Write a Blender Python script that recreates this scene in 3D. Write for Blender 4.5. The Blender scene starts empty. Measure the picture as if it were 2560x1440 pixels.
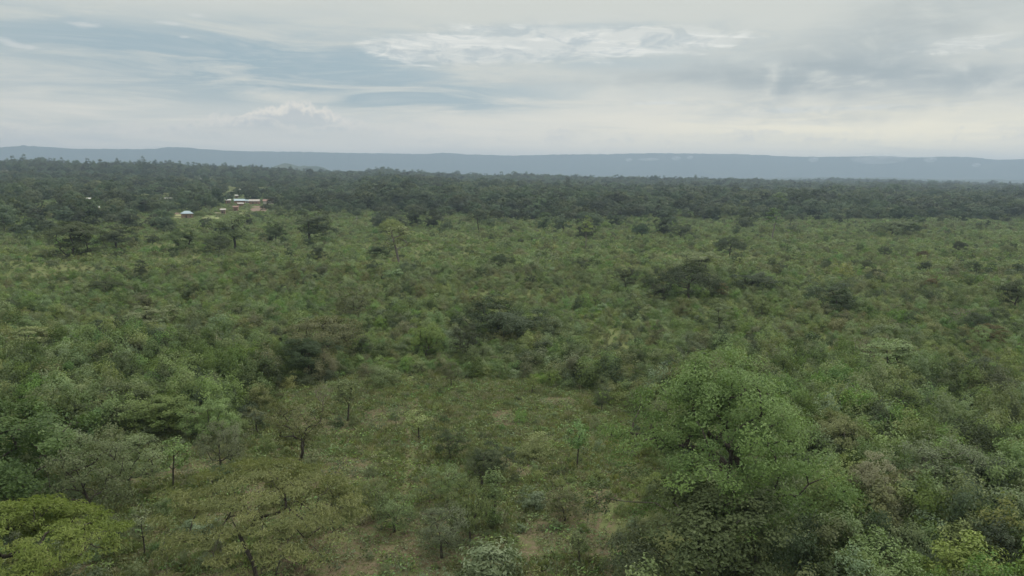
import bpy, math, random
import numpy as np
from mathutils import Matrix, Vector, Euler

R = math.radians
sc = bpy.context.scene
col = sc.collection
rng = np.random.default_rng(11)
random.seed(5)

# ------------------------------------------------------------------ camera
CAM_H, PITCH, ROLL, HFOV = 30.0, 8.2, 0.65, 68.0
cam = bpy.data.cameras.new("camera")
cam.sensor_fit = 'HORIZONTAL'
cam.angle = R(HFOV)
cam.clip_start = 0.5
cam.clip_end = 60000
co = bpy.data.objects.new("camera", cam)
col.objects.link(co)
CM = Matrix.Rotation(R(90 - PITCH), 4, 'X') @ Matrix.Rotation(R(ROLL), 4, 'Z')
co.matrix_world = Matrix.Translation((0, 0, CAM_H)) @ CM
sc.camera = co
FPX = 1280 / math.tan(R(HFOV / 2))
CM3 = np.array(CM.to_3x3())


def ray(px, py):
    v = CM3 @ np.array([(px - 1280) / FPX, (720 - py) / FPX, -1.0])
    return v / np.linalg.norm(v)


def azel(px, py):
    v = ray(px, py)
    return math.atan2(v[0], v[1]), math.asin(v[2])


# ------------------------------------------------------------------ render look
sc.view_settings.view_transform = 'Standard'
sc.view_settings.look = 'None'
sc.view_settings.exposure = 0.0
sc.view_settings.gamma = 1.0
sc.view_settings.use_curve_mapping = False
sc.cycles.max_bounces = 6
sc.cycles.diffuse_bounces = 2
sc.cycles.glossy_bounces = 1
sc.cycles.transmission_bounces = 3
sc.cycles.transparent_max_bounces = 8
sc.cycles.volume_bounces = 0
sc.cycles.use_denoising = True
sc.cycles.denoiser = 'OPENIMAGEDENOISE'
sc.cycles.denoising_input_passes = 'RGB_ALBEDO_NORMAL'
sc.cycles.denoising_prefilter = 'ACCURATE'

# ------------------------------------------------------------------ node helpers


class NT:
    def __init__(self, tree):
        self.t = tree
        tree.nodes.clear()

    def n(self, typ, **kw):
        nd = self.t.nodes.new(typ)
        for k, v in kw.items():
            if k == 'ins':
                for i, x in v.items():
                    self.put(nd.inputs[i], x)
            else:
                setattr(nd, k, v)
        return nd

    def put(self, sock, x):
        if hasattr(x, 'is_output') or isinstance(x, bpy.types.NodeSocket):
            self.t.links.new(x, sock)
        else:
            sock.default_value = x

    def m(self, op, a, b=0.0, c=0.0, clamp=False):
        nd = self.t.nodes.new('ShaderNodeMath')
        nd.operation = op
        nd.use_clamp = clamp
        self.put(nd.inputs[0], a)
        self.put(nd.inputs[1], b)
        self.put(nd.inputs[2], c)
        return nd.outputs[0]

    def ss(self, x, lo, hi):
        nd = self.t.nodes.new('ShaderNodeMapRange')
        nd.interpolation_type = 'SMOOTHSTEP'
        self.put(nd.inputs[0], x)
        nd.inputs[1].default_value = lo
        nd.inputs[2].default_value = hi
        return nd.outputs[0]

    def mix(self, f, a, b, typ='MIX'):
        nd = self.t.nodes.new('ShaderNodeMix')
        nd.data_type = 'RGBA'
        nd.blend_type = typ
        self.put(nd.inputs[0], f)
        self.put(nd.inputs[6], a if not isinstance(a, tuple) else (*a[:3], 1))
        self.put(nd.inputs[7], b if not isinstance(b, tuple) else (*b[:3], 1))
        return nd.outputs[2]

    def noise(self, vec, scale, detail=4, rough=0.55, dist=0.0, dim='3D'):
        nd = self.t.nodes.new('ShaderNodeTexNoise')
        nd.noise_dimensions = dim
        self.put(nd.inputs['Vector'], vec)
        nd.inputs['Scale'].default_value = scale
        nd.inputs['Detail'].default_value = detail
        nd.inputs['Roughness'].default_value = rough
        nd.inputs['Distortion'].default_value = dist
        return nd.outputs[0]

    def xyz(self, x, y, z):
        nd = self.t.nodes.new('ShaderNodeCombineXYZ')
        for i, v in enumerate((x, y, z)):
            self.put(nd.inputs[i], v)
        return nd.outputs[0]


# ------------------------------------------------------------------ world: veiled sky with cloud layers
SUN_EL, SUN_AZ = 50.0, 48.0      # azimuth measured from +Y towards +X
world = bpy.data.worlds.new("World")
sc.world = world
world.use_nodes = True
W = NT(world.node_tree)
tc = W.n('ShaderNodeTexCoord')
sep = W.n('ShaderNodeSeparateXYZ', ins={0: tc.outputs['Generated']})
dx, dy, dz = sep.outputs
az = W.m('ARCTAN2', dx, dy)
el = W.m('ARCSINE', dz)
nish = W.n('ShaderNodeTexSky', sky_type='NISHITA', sun_disc=False,
           sun_elevation=R(SUN_EL), sun_rotation=R(SUN_AZ), air_density=1.0, dust_density=2.0)
nis = W.n('ShaderNodeVectorMath', operation='SCALE', ins={0: nish.outputs[0], 3: 0.10}).outputs[0]
# cloud-sheet coordinates: a flat layer overhead, softened near the horizon
den = W.m('ADD', W.m('MAXIMUM', dz, 0.0), 0.10)
cu, cv = W.m('DIVIDE', dx, den), W.m('DIVIDE', dy, den)
sheet = W.xyz(cu, cv, 0.0)
band = W.xyz(W.m('MULTIPLY', az, 3.0), W.m('MULTIPLY', el, 26.0), 0.0)
warpn = W.n('ShaderNodeTexNoise', ins={'Vector': band, 'Scale': 1.3, 'Detail': 5.0, 'Roughness': 0.6})
wsep = W.n('ShaderNodeSeparateColor', ins={0: warpn.outputs[1]})
waz = W.m('ADD', az, W.m('MULTIPLY', W.m('SUBTRACT', wsep.outputs[0], 0.5), 0.16))
wel = W.m('ADD', el, W.m('MULTIPLY', W.m('SUBTRACT', wsep.outputs[1], 0.5), 0.040))


def blob(px, py, hw, hh, tilt=0.0, warp=True):
    """soft elliptical region of sky (sizes in photo pixels turned to angles)"""
    a0, e0 = azel(px, py)
    A, E = (waz, wel) if warp else (az, el)
    u = W.m('DIVIDE', W.m('SUBTRACT', A, a0), hw / FPX)
    e1 = W.m('SUBTRACT', W.m('SUBTRACT', E, e0), W.m('MULTIPLY', W.m('SUBTRACT', A, a0), tilt))
    v = W.m('DIVIDE', e1, hh / FPX)
    r2 = W.m('ADD', W.m('MULTIPLY', u, u), W.m('MULTIPLY', v, v))
    return W.m('EXPONENT', W.m('MULTIPLY', r2, -1.0))


def add(*xs):
    t = xs[0]
    for x in xs[1:]:
        t = W.m('ADD', t, x)
    return t


def mul(a, b):
    return W.m('MULTIPLY', a, b)


n_str = W.noise(band, 1.6, 7, 0.62, 0.6)            # stretched streaks
n_big = W.noise(band, 0.55, 4, 0.5, 0.4)
n_fine = W.noise(W.xyz(mul(az, 9.0), mul(el, 40.0), 3.0), 1.4, 8, 0.62, 0.8)
n_sheet = W.noise(sheet, 0.9, 6, 0.6, 0.5)
# where the veil is thin and the sky looks blue
thin = add(mul(blob(480, 130, 620, 55, -0.02), 0.95), mul(blob(1000, 110, 500, 40), 0.55), mul(blob(940, 228, 430, 40), 0.75),
           mul(blob(60, 215, 340, 26), 0.35), mul(blob(700, 190, 380, 60), 0.20), mul(blob(1230, 250, 260, 22), 0.35),
           mul(blob(1560, 150, 240, 16), 0.35), mul(blob(1500, 75, 320, 10), 0.35), mul(blob(250, 300, 420, 30), 0.30))
thin = add(thin, mul(blob(300, 190, 800, 150), 0.35))
thin = mul(thin, W.ss(n_str, 0.28, 0.66))
veil_col = W.mix(W.ss(el, -0.02, 0.16), (1.340, 1.170, 0.925), (0.695, 0.705, 0.640))
warm = mul(blob(2250, 330, 620, 60), 0.8)
veil_col = W.mix(W.m('MINIMUM', warm, 1.0), veil_col, (1.400, 1.220, 0.830))
blue_col = W.mix(0.75, nis, (0.325, 0.455, 0.500))
teal_low = W.ss(el, 0.10, 0.02)
blue_col = W.mix(mul(teal_low, 0.55), blue_col, (0.430, 0.560, 0.560))
skyc = W.mix(W.m('MINIMUM', thin, 0.92), veil_col, blue_col)
# streaky modulation of the veil
skyc = W.mix(mul(W.ss(n_str, 0.50, 0.74), 0.5), skyc, (0.74, 0.74, 0.68))
skyc = W.mix(mul(W.ss(n_big, 0.54, 0.30), 0.30), skyc, (0.47, 0.54, 0.56))
# grey cloud bases at right
grey = add(mul(blob(2180, 120, 210, 80, 0.30), 1.0), mul(blob(1930, 178, 300, 22), 1.2), mul(blob(2330, 195, 330, 24), 1.0), mul(blob(2120, 190, 180, 30), 0.6),
           mul(blob(2330, 240, 90, 30), 0.6), mul(blob(1440, 325, 28, 14), 0.45), mul(blob(2060, 290, 150, 14), 0.35), mul(blob(1960, 205, 900, 14), 0.35))
grey = mul(grey, W.ss(add(mul(n_fine, .4), mul(W.noise(W.xyz(mul(az, 14.0), mul(el, 24.0), 1.0), 1.0, 5, 0.5, 0.8), .6)), 0.33, 0.64))
skyc = W.mix(W.m('SUBTRACT', 1.0, W.m('EXPONENT', mul(grey, -1.25))), skyc, (0.385, 0.435, 0.440))
# bright broken cloud bank in the middle: ragged, piled edges
def ragged(x0, y0, hw, hh, tilt=0.0):
    return blob(x0, y0, hw, hh, tilt, warp=False)


puff = W.noise(W.xyz(mul(az, 22.0), mul(el, 62.0), 5.0), 1.0, 9, 0.60, 0.9)
wisp_n = W.noise(W.xyz(W.m('ADD', mul(az, 12.0), mul(el, 30.0)), mul(el, 90.0), 9.0), 1.0, 8, 0.62, 0.6)
tex = add(mul(puff, 0.6), mul(wisp_n, 0.4))
mask = add(ragged(1330, 118, 330, 42), mul(ragged(1060, 132, 170, 30, -0.05), 0.9), mul(ragged(1620, 98, 300, 34), 0.9), mul(ragged(1220, 70, 120, 12), .5),
           mul(ragged(2440, 112, 200, 24), 0.75), mul(ragged(1700, 257, 200, 8), 0.6), mul(ragged(1950, 278, 170, 12), 0.6), mul(ragged(2250, 265, 330, 14), 0.5))
bk = add(mul(mask, 0.42), tex)
core = mul(W.ss(bk, 0.68, 0.95), W.ss(mask, 0.12, 0.55))
skyc = W.mix(mul(core, 0.85), skyc, (0.775, 0.785, 0.735))
hi = mul(core, W.ss(wisp_n, 0.46, 0.66))
skyc = W.mix(mul(hi, 0.9), skyc, (0.930, 0.920, 0.850))
under = mul(mul(mask, W.ss(puff, 0.55, 0.36)), 0.55)
skyc = W.mix(W.m('MINIMUM', under, 0.8), skyc, (0.480, 0.545, 0.560))
# small bright scraps of cloud upper left
scr = add(ragged(215, 62, 48, 9), ragged(430, 58, 50, 7), ragged(15, 103, 40, 11, -0.2), mul(ragged(490, 38, 28, 7), 0.8), mul(ragged(460, 92, 18, 5), 0.8), mul(ragged(95, 120, 45, 6), 0.6))
skyc = W.mix(mul(mul(W.ss(add(mul(scr, 0.4), tex), 0.66, 1.0), W.ss(scr, 0.05, 0.7)), 0.75), skyc, (0.760, 0.765, 0.730))


# low cumulus heads over the far ridge
def cumulus(px, ytop, hw, hh):
    a0, e0 = azel(px, ytop + hh)
    u = W.m('DIVIDE', W.m('SUBTRACT', az, a0), hw / FPX)
    bump = W.noise(W.xyz(mul(az, 26.0), mul(el, 26.0), 7.0), 1.0, 6, 0.55, 0.4)
    bump2 = W.noise(W.xyz(mul(az, 70.0), mul(el, 70.0), 2.0), 1.0, 5, 0.55, 0.3)
    dome = W.m('MULTIPLY', W.m('SUBTRACT', 1.0, mul(u, u)), hh / FPX)
    top = add(W.m('MAXIMUM', dome, -0.01), mul(W.m('SUBTRACT', bump, 0.5), 0.034), mul(W.m('SUBTRACT', bump2, 0.5), 0.020))
    d = W.m('SUBTRACT', top, W.m('SUBTRACT', el, e0))          # >0 inside
    ins = mul(W.ss(d, -0.0005, 0.0050), W.ss(W.m('SUBTRACT', el, e0), -0.018, 0.006))
    rim = mul(ins, W.ss(add(d, mul(W.m('SUBTRACT', bump2, 0.5), 0.030)), 0.016, 0.001))
    return ins, rim


for args, s in (((740, 257, 130, 42), 1.0), ((590, 288, 135, 26), 0.7), ((880, 300, 120, 22), 0.55), ((370, 308, 160, 18), 0.45), ((30, 326, 70, 16), 0.5), ((1060, 308, 80, 8), 0.4)):
    ins, rim = cumulus(*args)
    skyc = W.mix(mul(ins, 0.75 * s), skyc, (0.640, 0.650, 0.630))
    skyc = W.mix(mul(rim, 0.80 * s), skyc, (1.120, 1.010, 0.840))
# an overcast vault is brighter overhead than at the horizon
lift = W.m('ADD', 1.0, W.m('MULTIPLY', W.ss(el, 0.26, 1.1), 2.0))
bg = W.n('ShaderNodeBackground', ins={0: skyc, 1: lift})
W.n('ShaderNodeOutputWorld', ins={0: bg.outputs[0]})

# ------------------------------------------------------------------ sun behind the veil
sl = bpy.data.lights.new("sun", 'SUN')
sl.energy = 2.1
sl.angle = R(12)
sl.color = (1.0, 0.95, 0.86)
so = bpy.data.objects.new("sun", sl)
col.objects.link(so)
sv = Vector((math.sin(R(SUN_AZ)) * math.cos(R(SUN_EL)), math.cos(R(SUN_AZ)) * math.cos(R(SUN_EL)), math.sin(R(SUN_EL))))
so.rotation_euler = sv.to_track_quat('Z', 'Y').to_euler()
so.location = (0, 0, 500)

# ------------------------------------------------------------------ helpers


def tag(o, label=None, cat=None, group=None, kind=None):
    for k, v in (('label', label), ('category', cat), ('group', group), ('kind', kind)):
        if v:
            o[k] = v
    return o


def empty(name, loc, rz=0.0, s=1.0):
    o = bpy.data.objects.new(name, None)
    o.empty_display_size = 0.5
    col.objects.link(o)
    o.location = loc
    o.rotation_euler = (0, 0, rz)
    o.scale = s if isinstance(s, tuple) else (s, s, s)
    return o


def link(name, mesh, parent=None):
    o = bpy.data.objects.new(name, mesh)
    col.objects.link(o)
    if parent:
        o.parent = parent
    return o


def mesh_np(name, V, F, mats, smooth=False, mi=None, tint=None):
    """V (n,3); F (m,4) quads or (m,3)"""
    me = bpy.data.meshes.new(name)
    V = np.asarray(V, np.float32)
    F = np.asarray(F, np.int32)
    k = F.shape[1]
    me.vertices.add(len(V))
    me.vertices.foreach_set('co', V.ravel())
    me.loops.add(F.size)
    me.loops.foreach_set('vertex_index', F.ravel())
    me.polygons.add(len(F))
    me.polygons.foreach_set('loop_start', np.arange(0, F.size, k, dtype=np.int32))
    if mi is not None:
        me.polygons.foreach_set('material_index', np.asarray(mi, np.int32))
    me.polygons.foreach_set('use_smooth', np.full(len(F), smooth, bool))
    for m in mats:
        me.materials.append(m)
    if tint is not None:
        at = me.attributes.new('tint', 'FLOAT', 'FACE')
        at.data.foreach_set('value', np.asarray(tint, np.float32))
    me.update()
    me.validate()
    return me


_G = np.random.default_rng(3).random((256, 256))


def vnoise(x, y, s):
    x = np.asarray(x, float) / s
    y = np.asarray(y, float) / s
    xi = np.floor(x).astype(int)
    yi = np.floor(y).astype(int)
    fx = x - xi
    fy = y - yi
    fx = fx * fx * (3 - 2 * fx)
    fy = fy * fy * (3 - 2 * fy)
    g = lambda a, b: _G[a & 255, b & 255]
    return (g(xi, yi) * (1 - fx) + g(xi + 1, yi) * fx) * (1 - fy) + (g(xi, yi + 1) * (1 - fx) + g(xi + 1, yi + 1) * fx) * fy


def fbm(x, y, s, o=4):
    t = 0
    a = 1
    n = 0
    for i in range(o):
        t = t + a * vnoise(np.asarray(x) + 37.1 * i, np.asarray(y) - 11.7 * i, s / 2 ** i)
        n += a
        a *= .5
    return t / n


# ------------------------------------------------------------------ terrain
AZK = np.array([-180, -60, -34, -25, -17, -9, 0, 9, 17, 25, 34, 60, 180.])
DK = np.array([0, 380, 600, 800, 1080, 1400, 1800, 2150, 2700, 3500, 5000, 8000, 16000.])
HT = np.array([
    # 0 380 600 800 1080 1400 1800 2150 2700 3500 5000 8000 16000
    [0, 0, 0, 2, 4, 6, 10, 14, 10, 5, 0, 0, 0],
    [0, 1, 5, 9, 15, 22, 32, 34, 20, 8, 0, 0, 0],
    [0, 1, 4, 8, 15, 22, 32, 37, 20, 8, 0, 0, 0],
    [0, 0, 3, 7, 14, 21, 31, 36, 20, 8, 0, 0, 0],
    [0, 0, 2, 6, 13, 18, 25, 29, 18, 8, 0, 0, 0],
    [0, 0, 1, 5, 12, 13, 19, 25, 16, 8, 0, 0, 0],
    [0, 0, 0, 3, 6, 4, 13, 22, 16, 8, 0, 0, 0],
    [0, 0, 0, 2, 4, 2, 11, 20, 14, 10, 0, 0, 0],
    [0, 0, 0, 1, 2, 1, 10, 17, 12, 18, 0, 0, 0],
    [0, 0, 0, 1, 3, 3, 7, 12, 9, 28, 0, 0, 0],
    [0, 0, 0, 0, 1, 2, 4, 6, 6, 15, 0, 0, 0],
    [0, 0, 0, 0, 1, 2, 5, 8, 8, 10, 0, 0, 0],
    [0, 0, 0, 2, 4, 6, 10, 14, 10, 5, 0, 0, 0]], float)


def smooth01(t):
    return t * t * (3 - 2 * t)


def terrain(x, y):
    x = np.asarray(x, float)
    y = np.asarray(y, float)
    d = np.hypot(x, y)
    a = np.degrees(np.arctan2(x, y))
    ia = np.clip(np.searchsorted(AZK, a, 'right') - 1, 0, len(AZK) - 2)
    idd = np.clip(np.searchsorted(DK, d, 'right') - 1, 0, len(DK) - 2)
    ta = smooth01((a - AZK[ia]) / (AZK[ia + 1] - AZK[ia]))
    td = smooth01(np.clip((d - DK[idd]) / (DK[idd + 1] - DK[idd]), 0, 1))
    h = (HT[ia, idd] * (1 - ta) + HT[ia + 1, idd] * ta) * (1 - td) + (HT[ia, idd + 1] * (1 - ta) + HT[ia + 1, idd + 1] * ta) * td
    w = np.clip((d - 150) / 500, 0, 1) * np.clip((9000 - d) / 4000, 0, 1)
    h = h + w * (fbm(x, y, 420, 3) - 0.5) * 7.0 + np.clip((d - 30) / 80, 0, 1) * (fbm(x + 900, y, 38, 3) - 0.5) * 1.2
    # wooded knoll on the ridge
    bx, by = 2230 * math.sin(R(-9.9)), 2230 * math.cos(R(-9.9))
    h = h + 15 * np.exp(-(((x - bx) / 42) ** 2 + ((y - by) / 60) ** 2))
    return h


def at(px, py):
    """ground point seen at a pixel of the photograph"""
    v = ray(px, py)
    o = np.array([0, 0, CAM_H])
    t0, t = 20.0, 20.0
    while t < 9000:
        p = o + v * t
        if p[2] < float(terrain(p[0], p[1])):
            break
        t0 = t
        t *= 1.015
    for _ in range(24):
        tm = .5 * (t0 + t)
        p = o + v * tm
        if p[2] < float(terrain(p[0], p[1])):
            t = tm
        else:
            t0 = tm
    p = o + v * t
    return Vector((p[0], p[1], float(terrain(p[0], p[1]))))


def inpoly(x, y, poly):
    x = np.asarray(x)
    y = np.asarray(y)
    r = np.zeros(x.shape, bool)
    n = len(poly)
    for i in range(n):
        x1, y1 = poly[i]
        x2, y2 = poly[(i + 1) % n]
        c = ((y1 > y) != (y2 > y)) & (x < (x2 - x1) * (y - y1) / (y2 - y1 + 1e-12) + x1)
        r ^= c
    return r


def gpoly(pts):
    return [tuple(at(a, b)[:2]) for a, b in pts]


CLEAR = gpoly([(655, 985), (860, 950), (1040, 940), (1290, 955), (1520, 990), (1620, 1060), (1640, 1200), (1590, 1300), (1560, 1440), (1500, 1600),
               (300, 1600), (130, 1500), (150, 1260), (160, 1160), (330, 1120), (580, 1085), (640, 1040)])
THICK_L = gpoly([(0, 880), (300, 860), (560, 900), (760, 905), (700, 960), (630, 1000), (590, 1060), (330, 1100), (150, 1110), (-150, 1100), (-150, 900)])
THICK_R = gpoly([(1650, 1000), (1900, 880), (2150, 940), (2700, 950), (2800, 1700), (1600, 1700), (1600, 1330), (1640, 1200)])
PATH = [tuple(at(a, b)[:2]) for a, b in ((1040, 1000), (1022, 1060), (1030, 1130), (1018, 1200), (1000, 1270), (985, 1340))]
PATH2 = [tuple(at(a, b)[:2]) for a, b in ((1540, 1260), (1530, 1320), (1530, 1400), (1520, 1500))]


def pdist(x, y, line):
    d = np.full(np.shape(x), 1e9)
    for (x1, y1), (x2, y2) in zip(line, line[1:]):
        L = (x2 - x1) ** 2 + (y2 - y1) ** 2
        t = np.clip(((x - x1) * (x2 - x1) + (y - y1) * (y2 - y1)) / L, 0, 1)
        d = np.minimum(d, np.hypot(x - x1 - t * (x2 - x1), y - y1 - t * (y2 - y1)))
    return d


# ------------------------------------------------------------------ materials


def new_mat(name):
    m = bpy.data.materials.new(name)
    m.use_nodes = True
    return m, NT(m.node_tree)


def leaf_mat(name, a, b, transl=0.30, var=0.24, hue=0.022, spec=0.18, rough=0.55):
    """leaf: two leaf colours, plant-to-plant and patch-to-patch variation"""
    m, n = new_mat(name)
    at_ = n.n('ShaderNodeAttribute', attribute_name='tint')
    oi = n.n('ShaderNodeObjectInfo')
    geo = n.n('ShaderNodeNewGeometry')
    c = n.mix(at_.outputs['Fac'], a, b)
    patch = n.noise(oi.outputs['Location'], 0.035, 3, 0.6)
    hsv = n.n('ShaderNodeHueSaturation')
    n.put(hsv.inputs['Color'], c)
    rnd = oi.outputs['Random']
    n.put(hsv.inputs['Hue'], n.m('ADD', 0.5 - hue, n.m('MULTIPLY', n.m('FRACT', n.m('MULTIPLY', rnd, 7.13)), 2 * hue)))
    n.put(hsv.inputs['Saturation'], n.m('ADD', 0.74, n.m('MULTIPLY', n.m('FRACT', n.m('MULTIPLY', rnd, 13.7)), 0.30)))
    v = n.m('ADD', 1.0 - var, n.m('MULTIPLY', rnd, 2 * var))
    v = n.m('MULTIPLY', v, n.m('ADD', 0.72, n.m('MULTIPLY', patch, 0.56)))
    n.put(hsv.inputs['Value'], v)
    p = n.n('ShaderNodeBsdfPrincipled')
    n.put(p.inputs['Base Color'], hsv.outputs[0])
    p.inputs['Roughness'].default_value = rough
    p.inputs['Specular IOR Level'].default_value = spec
    t = n.n('ShaderNodeBsdfTranslucent')
    tcx = n.mix(1.0, hsv.outputs[0], (1.15, 1.25, 0.75), 'MULTIPLY')
    n.put(t.inputs[0], tcx)
    mx = n.n('ShaderNodeMixShader', ins={0: transl, 1: p.outputs[0], 2: t.outputs[0]})
    n.n('ShaderNodeOutputMaterial', ins={0: mx.outputs[0]})
    return m


def bark_mat(name, a, b):
    m, n = new_mat(name)
    tcd = n.n('ShaderNodeTexCoord')
    ns = n.noise(tcd.outputs['Object'], 4.0, 6, 0.65)
    c = n.mix(n.ss(ns, 0.3, 0.7), a, b)
    p = n.n('ShaderNodeBsdfPrincipled')
    n.put(p.inputs['Base Color'], c)
    p.inputs['Roughness'].default_value = 0.9
    p.inputs['Specular IOR Level'].default_value = 0.1
    bmp = n.n('ShaderNodeBump', ins={'Strength': 0.5, 'Distance': 0.03, 'Height': ns})
    n.put(p.inputs['Normal'], bmp.outputs[0])
    n.n('ShaderNodeOutputMaterial', ins={0: p.outputs[0]})
    return m


M = {}
M['mid'] = leaf_mat('leaf_mid_green', (0.130, 0.178, 0.064), (0.198, 0.250, 0.096))
M['deep'] = leaf_mat('leaf_deep_green', (0.074, 0.112, 0.034), (0.124, 0.170, 0.052), spec=0.12, hue=0.01)
M['rich'] = leaf_mat('leaf_rich_green', (0.046, 0.084, 0.018), (0.088, 0.140, 0.030), hue=0.008, var=.08)
M['lush'] = leaf_mat('leaf_lush_green', (0.086, 0.152, 0.036), (0.160, 0.250, 0.062), hue=0.005, var=.05)
M['dark'] = leaf_mat('leaf_dark_green', (0.044, 0.065, 0.030), (0.078, 0.104, 0.046))
M['vivid'] = leaf_mat('leaf_fresh_green', (0.098, 0.168, 0.046), (0.165, 0.245, 0.070))
M['grey'] = leaf_mat('leaf_grey_green', (0.120, 0.148, 0.074), (0.165, 0.195, 0.104), hue=0.02, spec=0.1)
M['pale'] = leaf_mat('leaf_pale_green', (0.135, 0.188, 0.090), (0.200, 0.258, 0.135), spec=0.22, rough=0.5)
M['yellow'] = leaf_mat('leaf_yellow_green', (0.175, 0.225, 0.060), (0.260, 0.305, 0.100), hue=0.012)
M['acacia'] = leaf_mat('leaf_feathery_olive', (0.145, 0.170, 0.060), (0.215, 0.230, 0.085), hue=0.015)
M['olive'] = leaf_mat('leaf_olive', (0.118, 0.132, 0.058), (0.165, 0.172, 0.078))
M['rust'] = leaf_mat('leaf_rust_brown', (0.130, 0.085, 0.040), (0.120, 0.115, 0.045))
M['straw'] = leaf_mat('leaf_drying_straw', (0.190, 0.180, 0.100), (0.235, 0.230, 0.130), hue=0.008)
M['forest'] = leaf_mat('leaf_forest_green', (0.054, 0.078, 0.042), (0.104, 0.132, 0.068), var=0.50, hue=0.04)
M['litter'] = leaf_mat('leaf_litter_brown', (0.125, 0.080, 0.048), (0.170, 0.130, 0.085), hue=0.015)
M['grassy'] = leaf_mat('grass_blade_green', (0.115, 0.150, 0.045), (0.180, 0.195, 0.075))
M['bark'] = bark_mat('bark_dark_grey', (0.035, 0.030, 0.025), (0.085, 0.075, 0.062))
M['barkpale'] = bark_mat('bark_pale_grey', (0.120, 0.105, 0.090), (0.200, 0.180, 0.160))
M['twig'] = bark_mat('twig_grey_brown', (0.120, 0.098, 0.085), (0.180, 0.155, 0.135))

# ground
gm, n = new_mat('ground_soil_and_grass')
tcd = n.n('ShaderNodeTexCoord')
P = tcd.outputs['Object']
cl = n.n('ShaderNodeAttribute', attribute_name='clearing').outputs['Fac']
pa = n.n('ShaderNodeAttribute', attribute_name='path').outputs['Fac']
n1 = n.noise(P, 0.045, 5, 0.6)
n2 = n.noise(P, 0.35, 6, 0.65)
n3 = n.noise(P, 2.2, 6, 0.7)
n4 = n.noise(P, 9.0, 4, 0.7)
grass = n.mix(n.ss(n3, 0.3, 0.7), (0.060, 0.082, 0.030), (0.120, 0.140, 0.052))
grass = n.mix(n.ss(n1, 0.35, 0.65), grass, n.mix(n3, (0.085, 0.100, 0.040), (0.140, 0.150, 0.065)))
soil = n.mix(n.ss(n3, 0.25, 0.75), (0.080, 0.064, 0.040), (0.140, 0.112, 0.072))
soil = n.mix(n.ss(n4, 0.4, 0.75), soil, (0.165, 0.140, 0.095))
f = n.ss(n.m('ADD', n.m('MULTIPLY', n2, 0.35), n.m('MULTIPLY', n3, 0.65)), 0.42, 0.56)
f = n.m('MULTIPLY', f, n.m('ADD', 0.12, n.m('MULTIPLY', cl, 0.85)))
c = n.mix(f, grass, soil)
trod = n.mix(n.ss(n3, 0.3, 0.7), (0.120, 0.130, 0.055), (0.195, 0.185, 0.095))
c = n.mix(n.m('MULTIPLY', n.ss(pa, 0.2, 0.8), 0.9), c, trod)
p = n.n('ShaderNodeBsdfPrincipled')
n.put(p.inputs['Base Color'], c)
p.inputs['Roughness'].default_value = 0.95
p.inputs['Specular IOR Level'].default_value = 0.05
bmp = n.n('ShaderNodeBump', ins={'Strength': 0.6, 'Distance': 0.15, 'Height': n3})
n.put(p.inputs['Normal'], bmp.outputs[0])
n.n('ShaderNodeOutputMaterial', ins={0: p.outputs[0]})

# far wooded hills
hm, n = new_mat('hill_woodland')
tcd = n.n('ShaderNodeTexCoord')
a1 = n.noise(tcd.outputs['Object'], 0.004, 5, 0.6)
a2 = n.noise(tcd.outputs['Object'], 0.03, 6, 0.7)
c = n.mix(n.ss(a2, 0.3, 0.7), (0.022, 0.034, 0.018), (0.052, 0.068, 0.034))
c = n.mix(n.m('MULTIPLY', n.ss(a1, 0.52, 0.68), 0.3), c, (0.120, 0.125, 0.070))
p = n.n('ShaderNodeBsdfPrincipled')
n.put(p.inputs['Base Color'], c)
p.inputs['Roughness'].default_value = 0.95
p.inputs['Specular IOR Level'].default_value = 0.05
n.n('ShaderNodeOutputMaterial', ins={0: p.outputs[0]})


def plain_mat(name, a, b=None, rough=0.7, scale=0.8, metal=0.0):
    m, n = new_mat(name)
    tcd = n.n('ShaderNodeTexCoord')
    ns = n.noise(tcd.outputs['Object'], scale, 5, 0.65)
    c = n.mix(n.ss(ns, 0.35, 0.7), a, b or tuple(x * .75 for x in a))
    p = n.n('ShaderNodeBsdfPrincipled')
    n.put(p.inputs['Base Color'], c)
    p.inputs['Roughness'].default_value = rough
    p.inputs['Metallic'].default_value = metal
    n.n('ShaderNodeOutputMaterial', ins={0: p.outputs[0]})
    return m


M['tin'] = plain_mat('roof_bright_tin', (0.40, 0.40, 0.38), (0.30, 0.28, 0.25), 0.55)
M['bluetin'] = plain_mat('roof_light_blue_tin', (0.24, 0.31, 0.36), (0.28, 0.35, 0.39), 0.55)
M['greytin'] = plain_mat('roof_weathered_tin', (0.32, 0.31, 0.29), (0.27, 0.22, 0.19), 0.6)
M['redroof'] = plain_mat('roof_red', (0.20, 0.115, 0.09), (0.17, 0.10, 0.08), 0.7)
M['brick'] = plain_mat('wall_orange_brick', (0.25, 0.15, 0.10), (0.20, 0.12, 0.085), 0.9)
M['plaster'] = plain_mat('wall_white_plaster', (0.46, 0.44, 0.40), (0.36, 0.33, 0.29), 0.85)
M['mud'] = plain_mat('wall_mud', (0.24, 0.17, 0.12), (0.19, 0.13, 0.09), 0.95)
M['opening'] = plain_mat('door_dark_wood', (0.03, 0.025, 0.02), (0.05, 0.04, 0.03), 0.8)
M['field'] = plain_mat('field_crop_green', (0.155, 0.190, 0.065), (0.110, 0.145, 0.050), 0.95, 0.12)
M['fieldpale'] = plain_mat('field_stubble_pale', (0.230, 0.225, 0.100), (0.150, 0.170, 0.070), 0.95, 0.12)
M['soil'] = plain_mat('soil_reddish', (0.150, 0.095, 0.065), (0.115, 0.080, 0.055), 0.95, 0.15)
M['pole'] = plain_mat('pole_pale_wood', (0.38, 0.35, 0.30), (0.30, 0.27, 0.23), 0.9)

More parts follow.
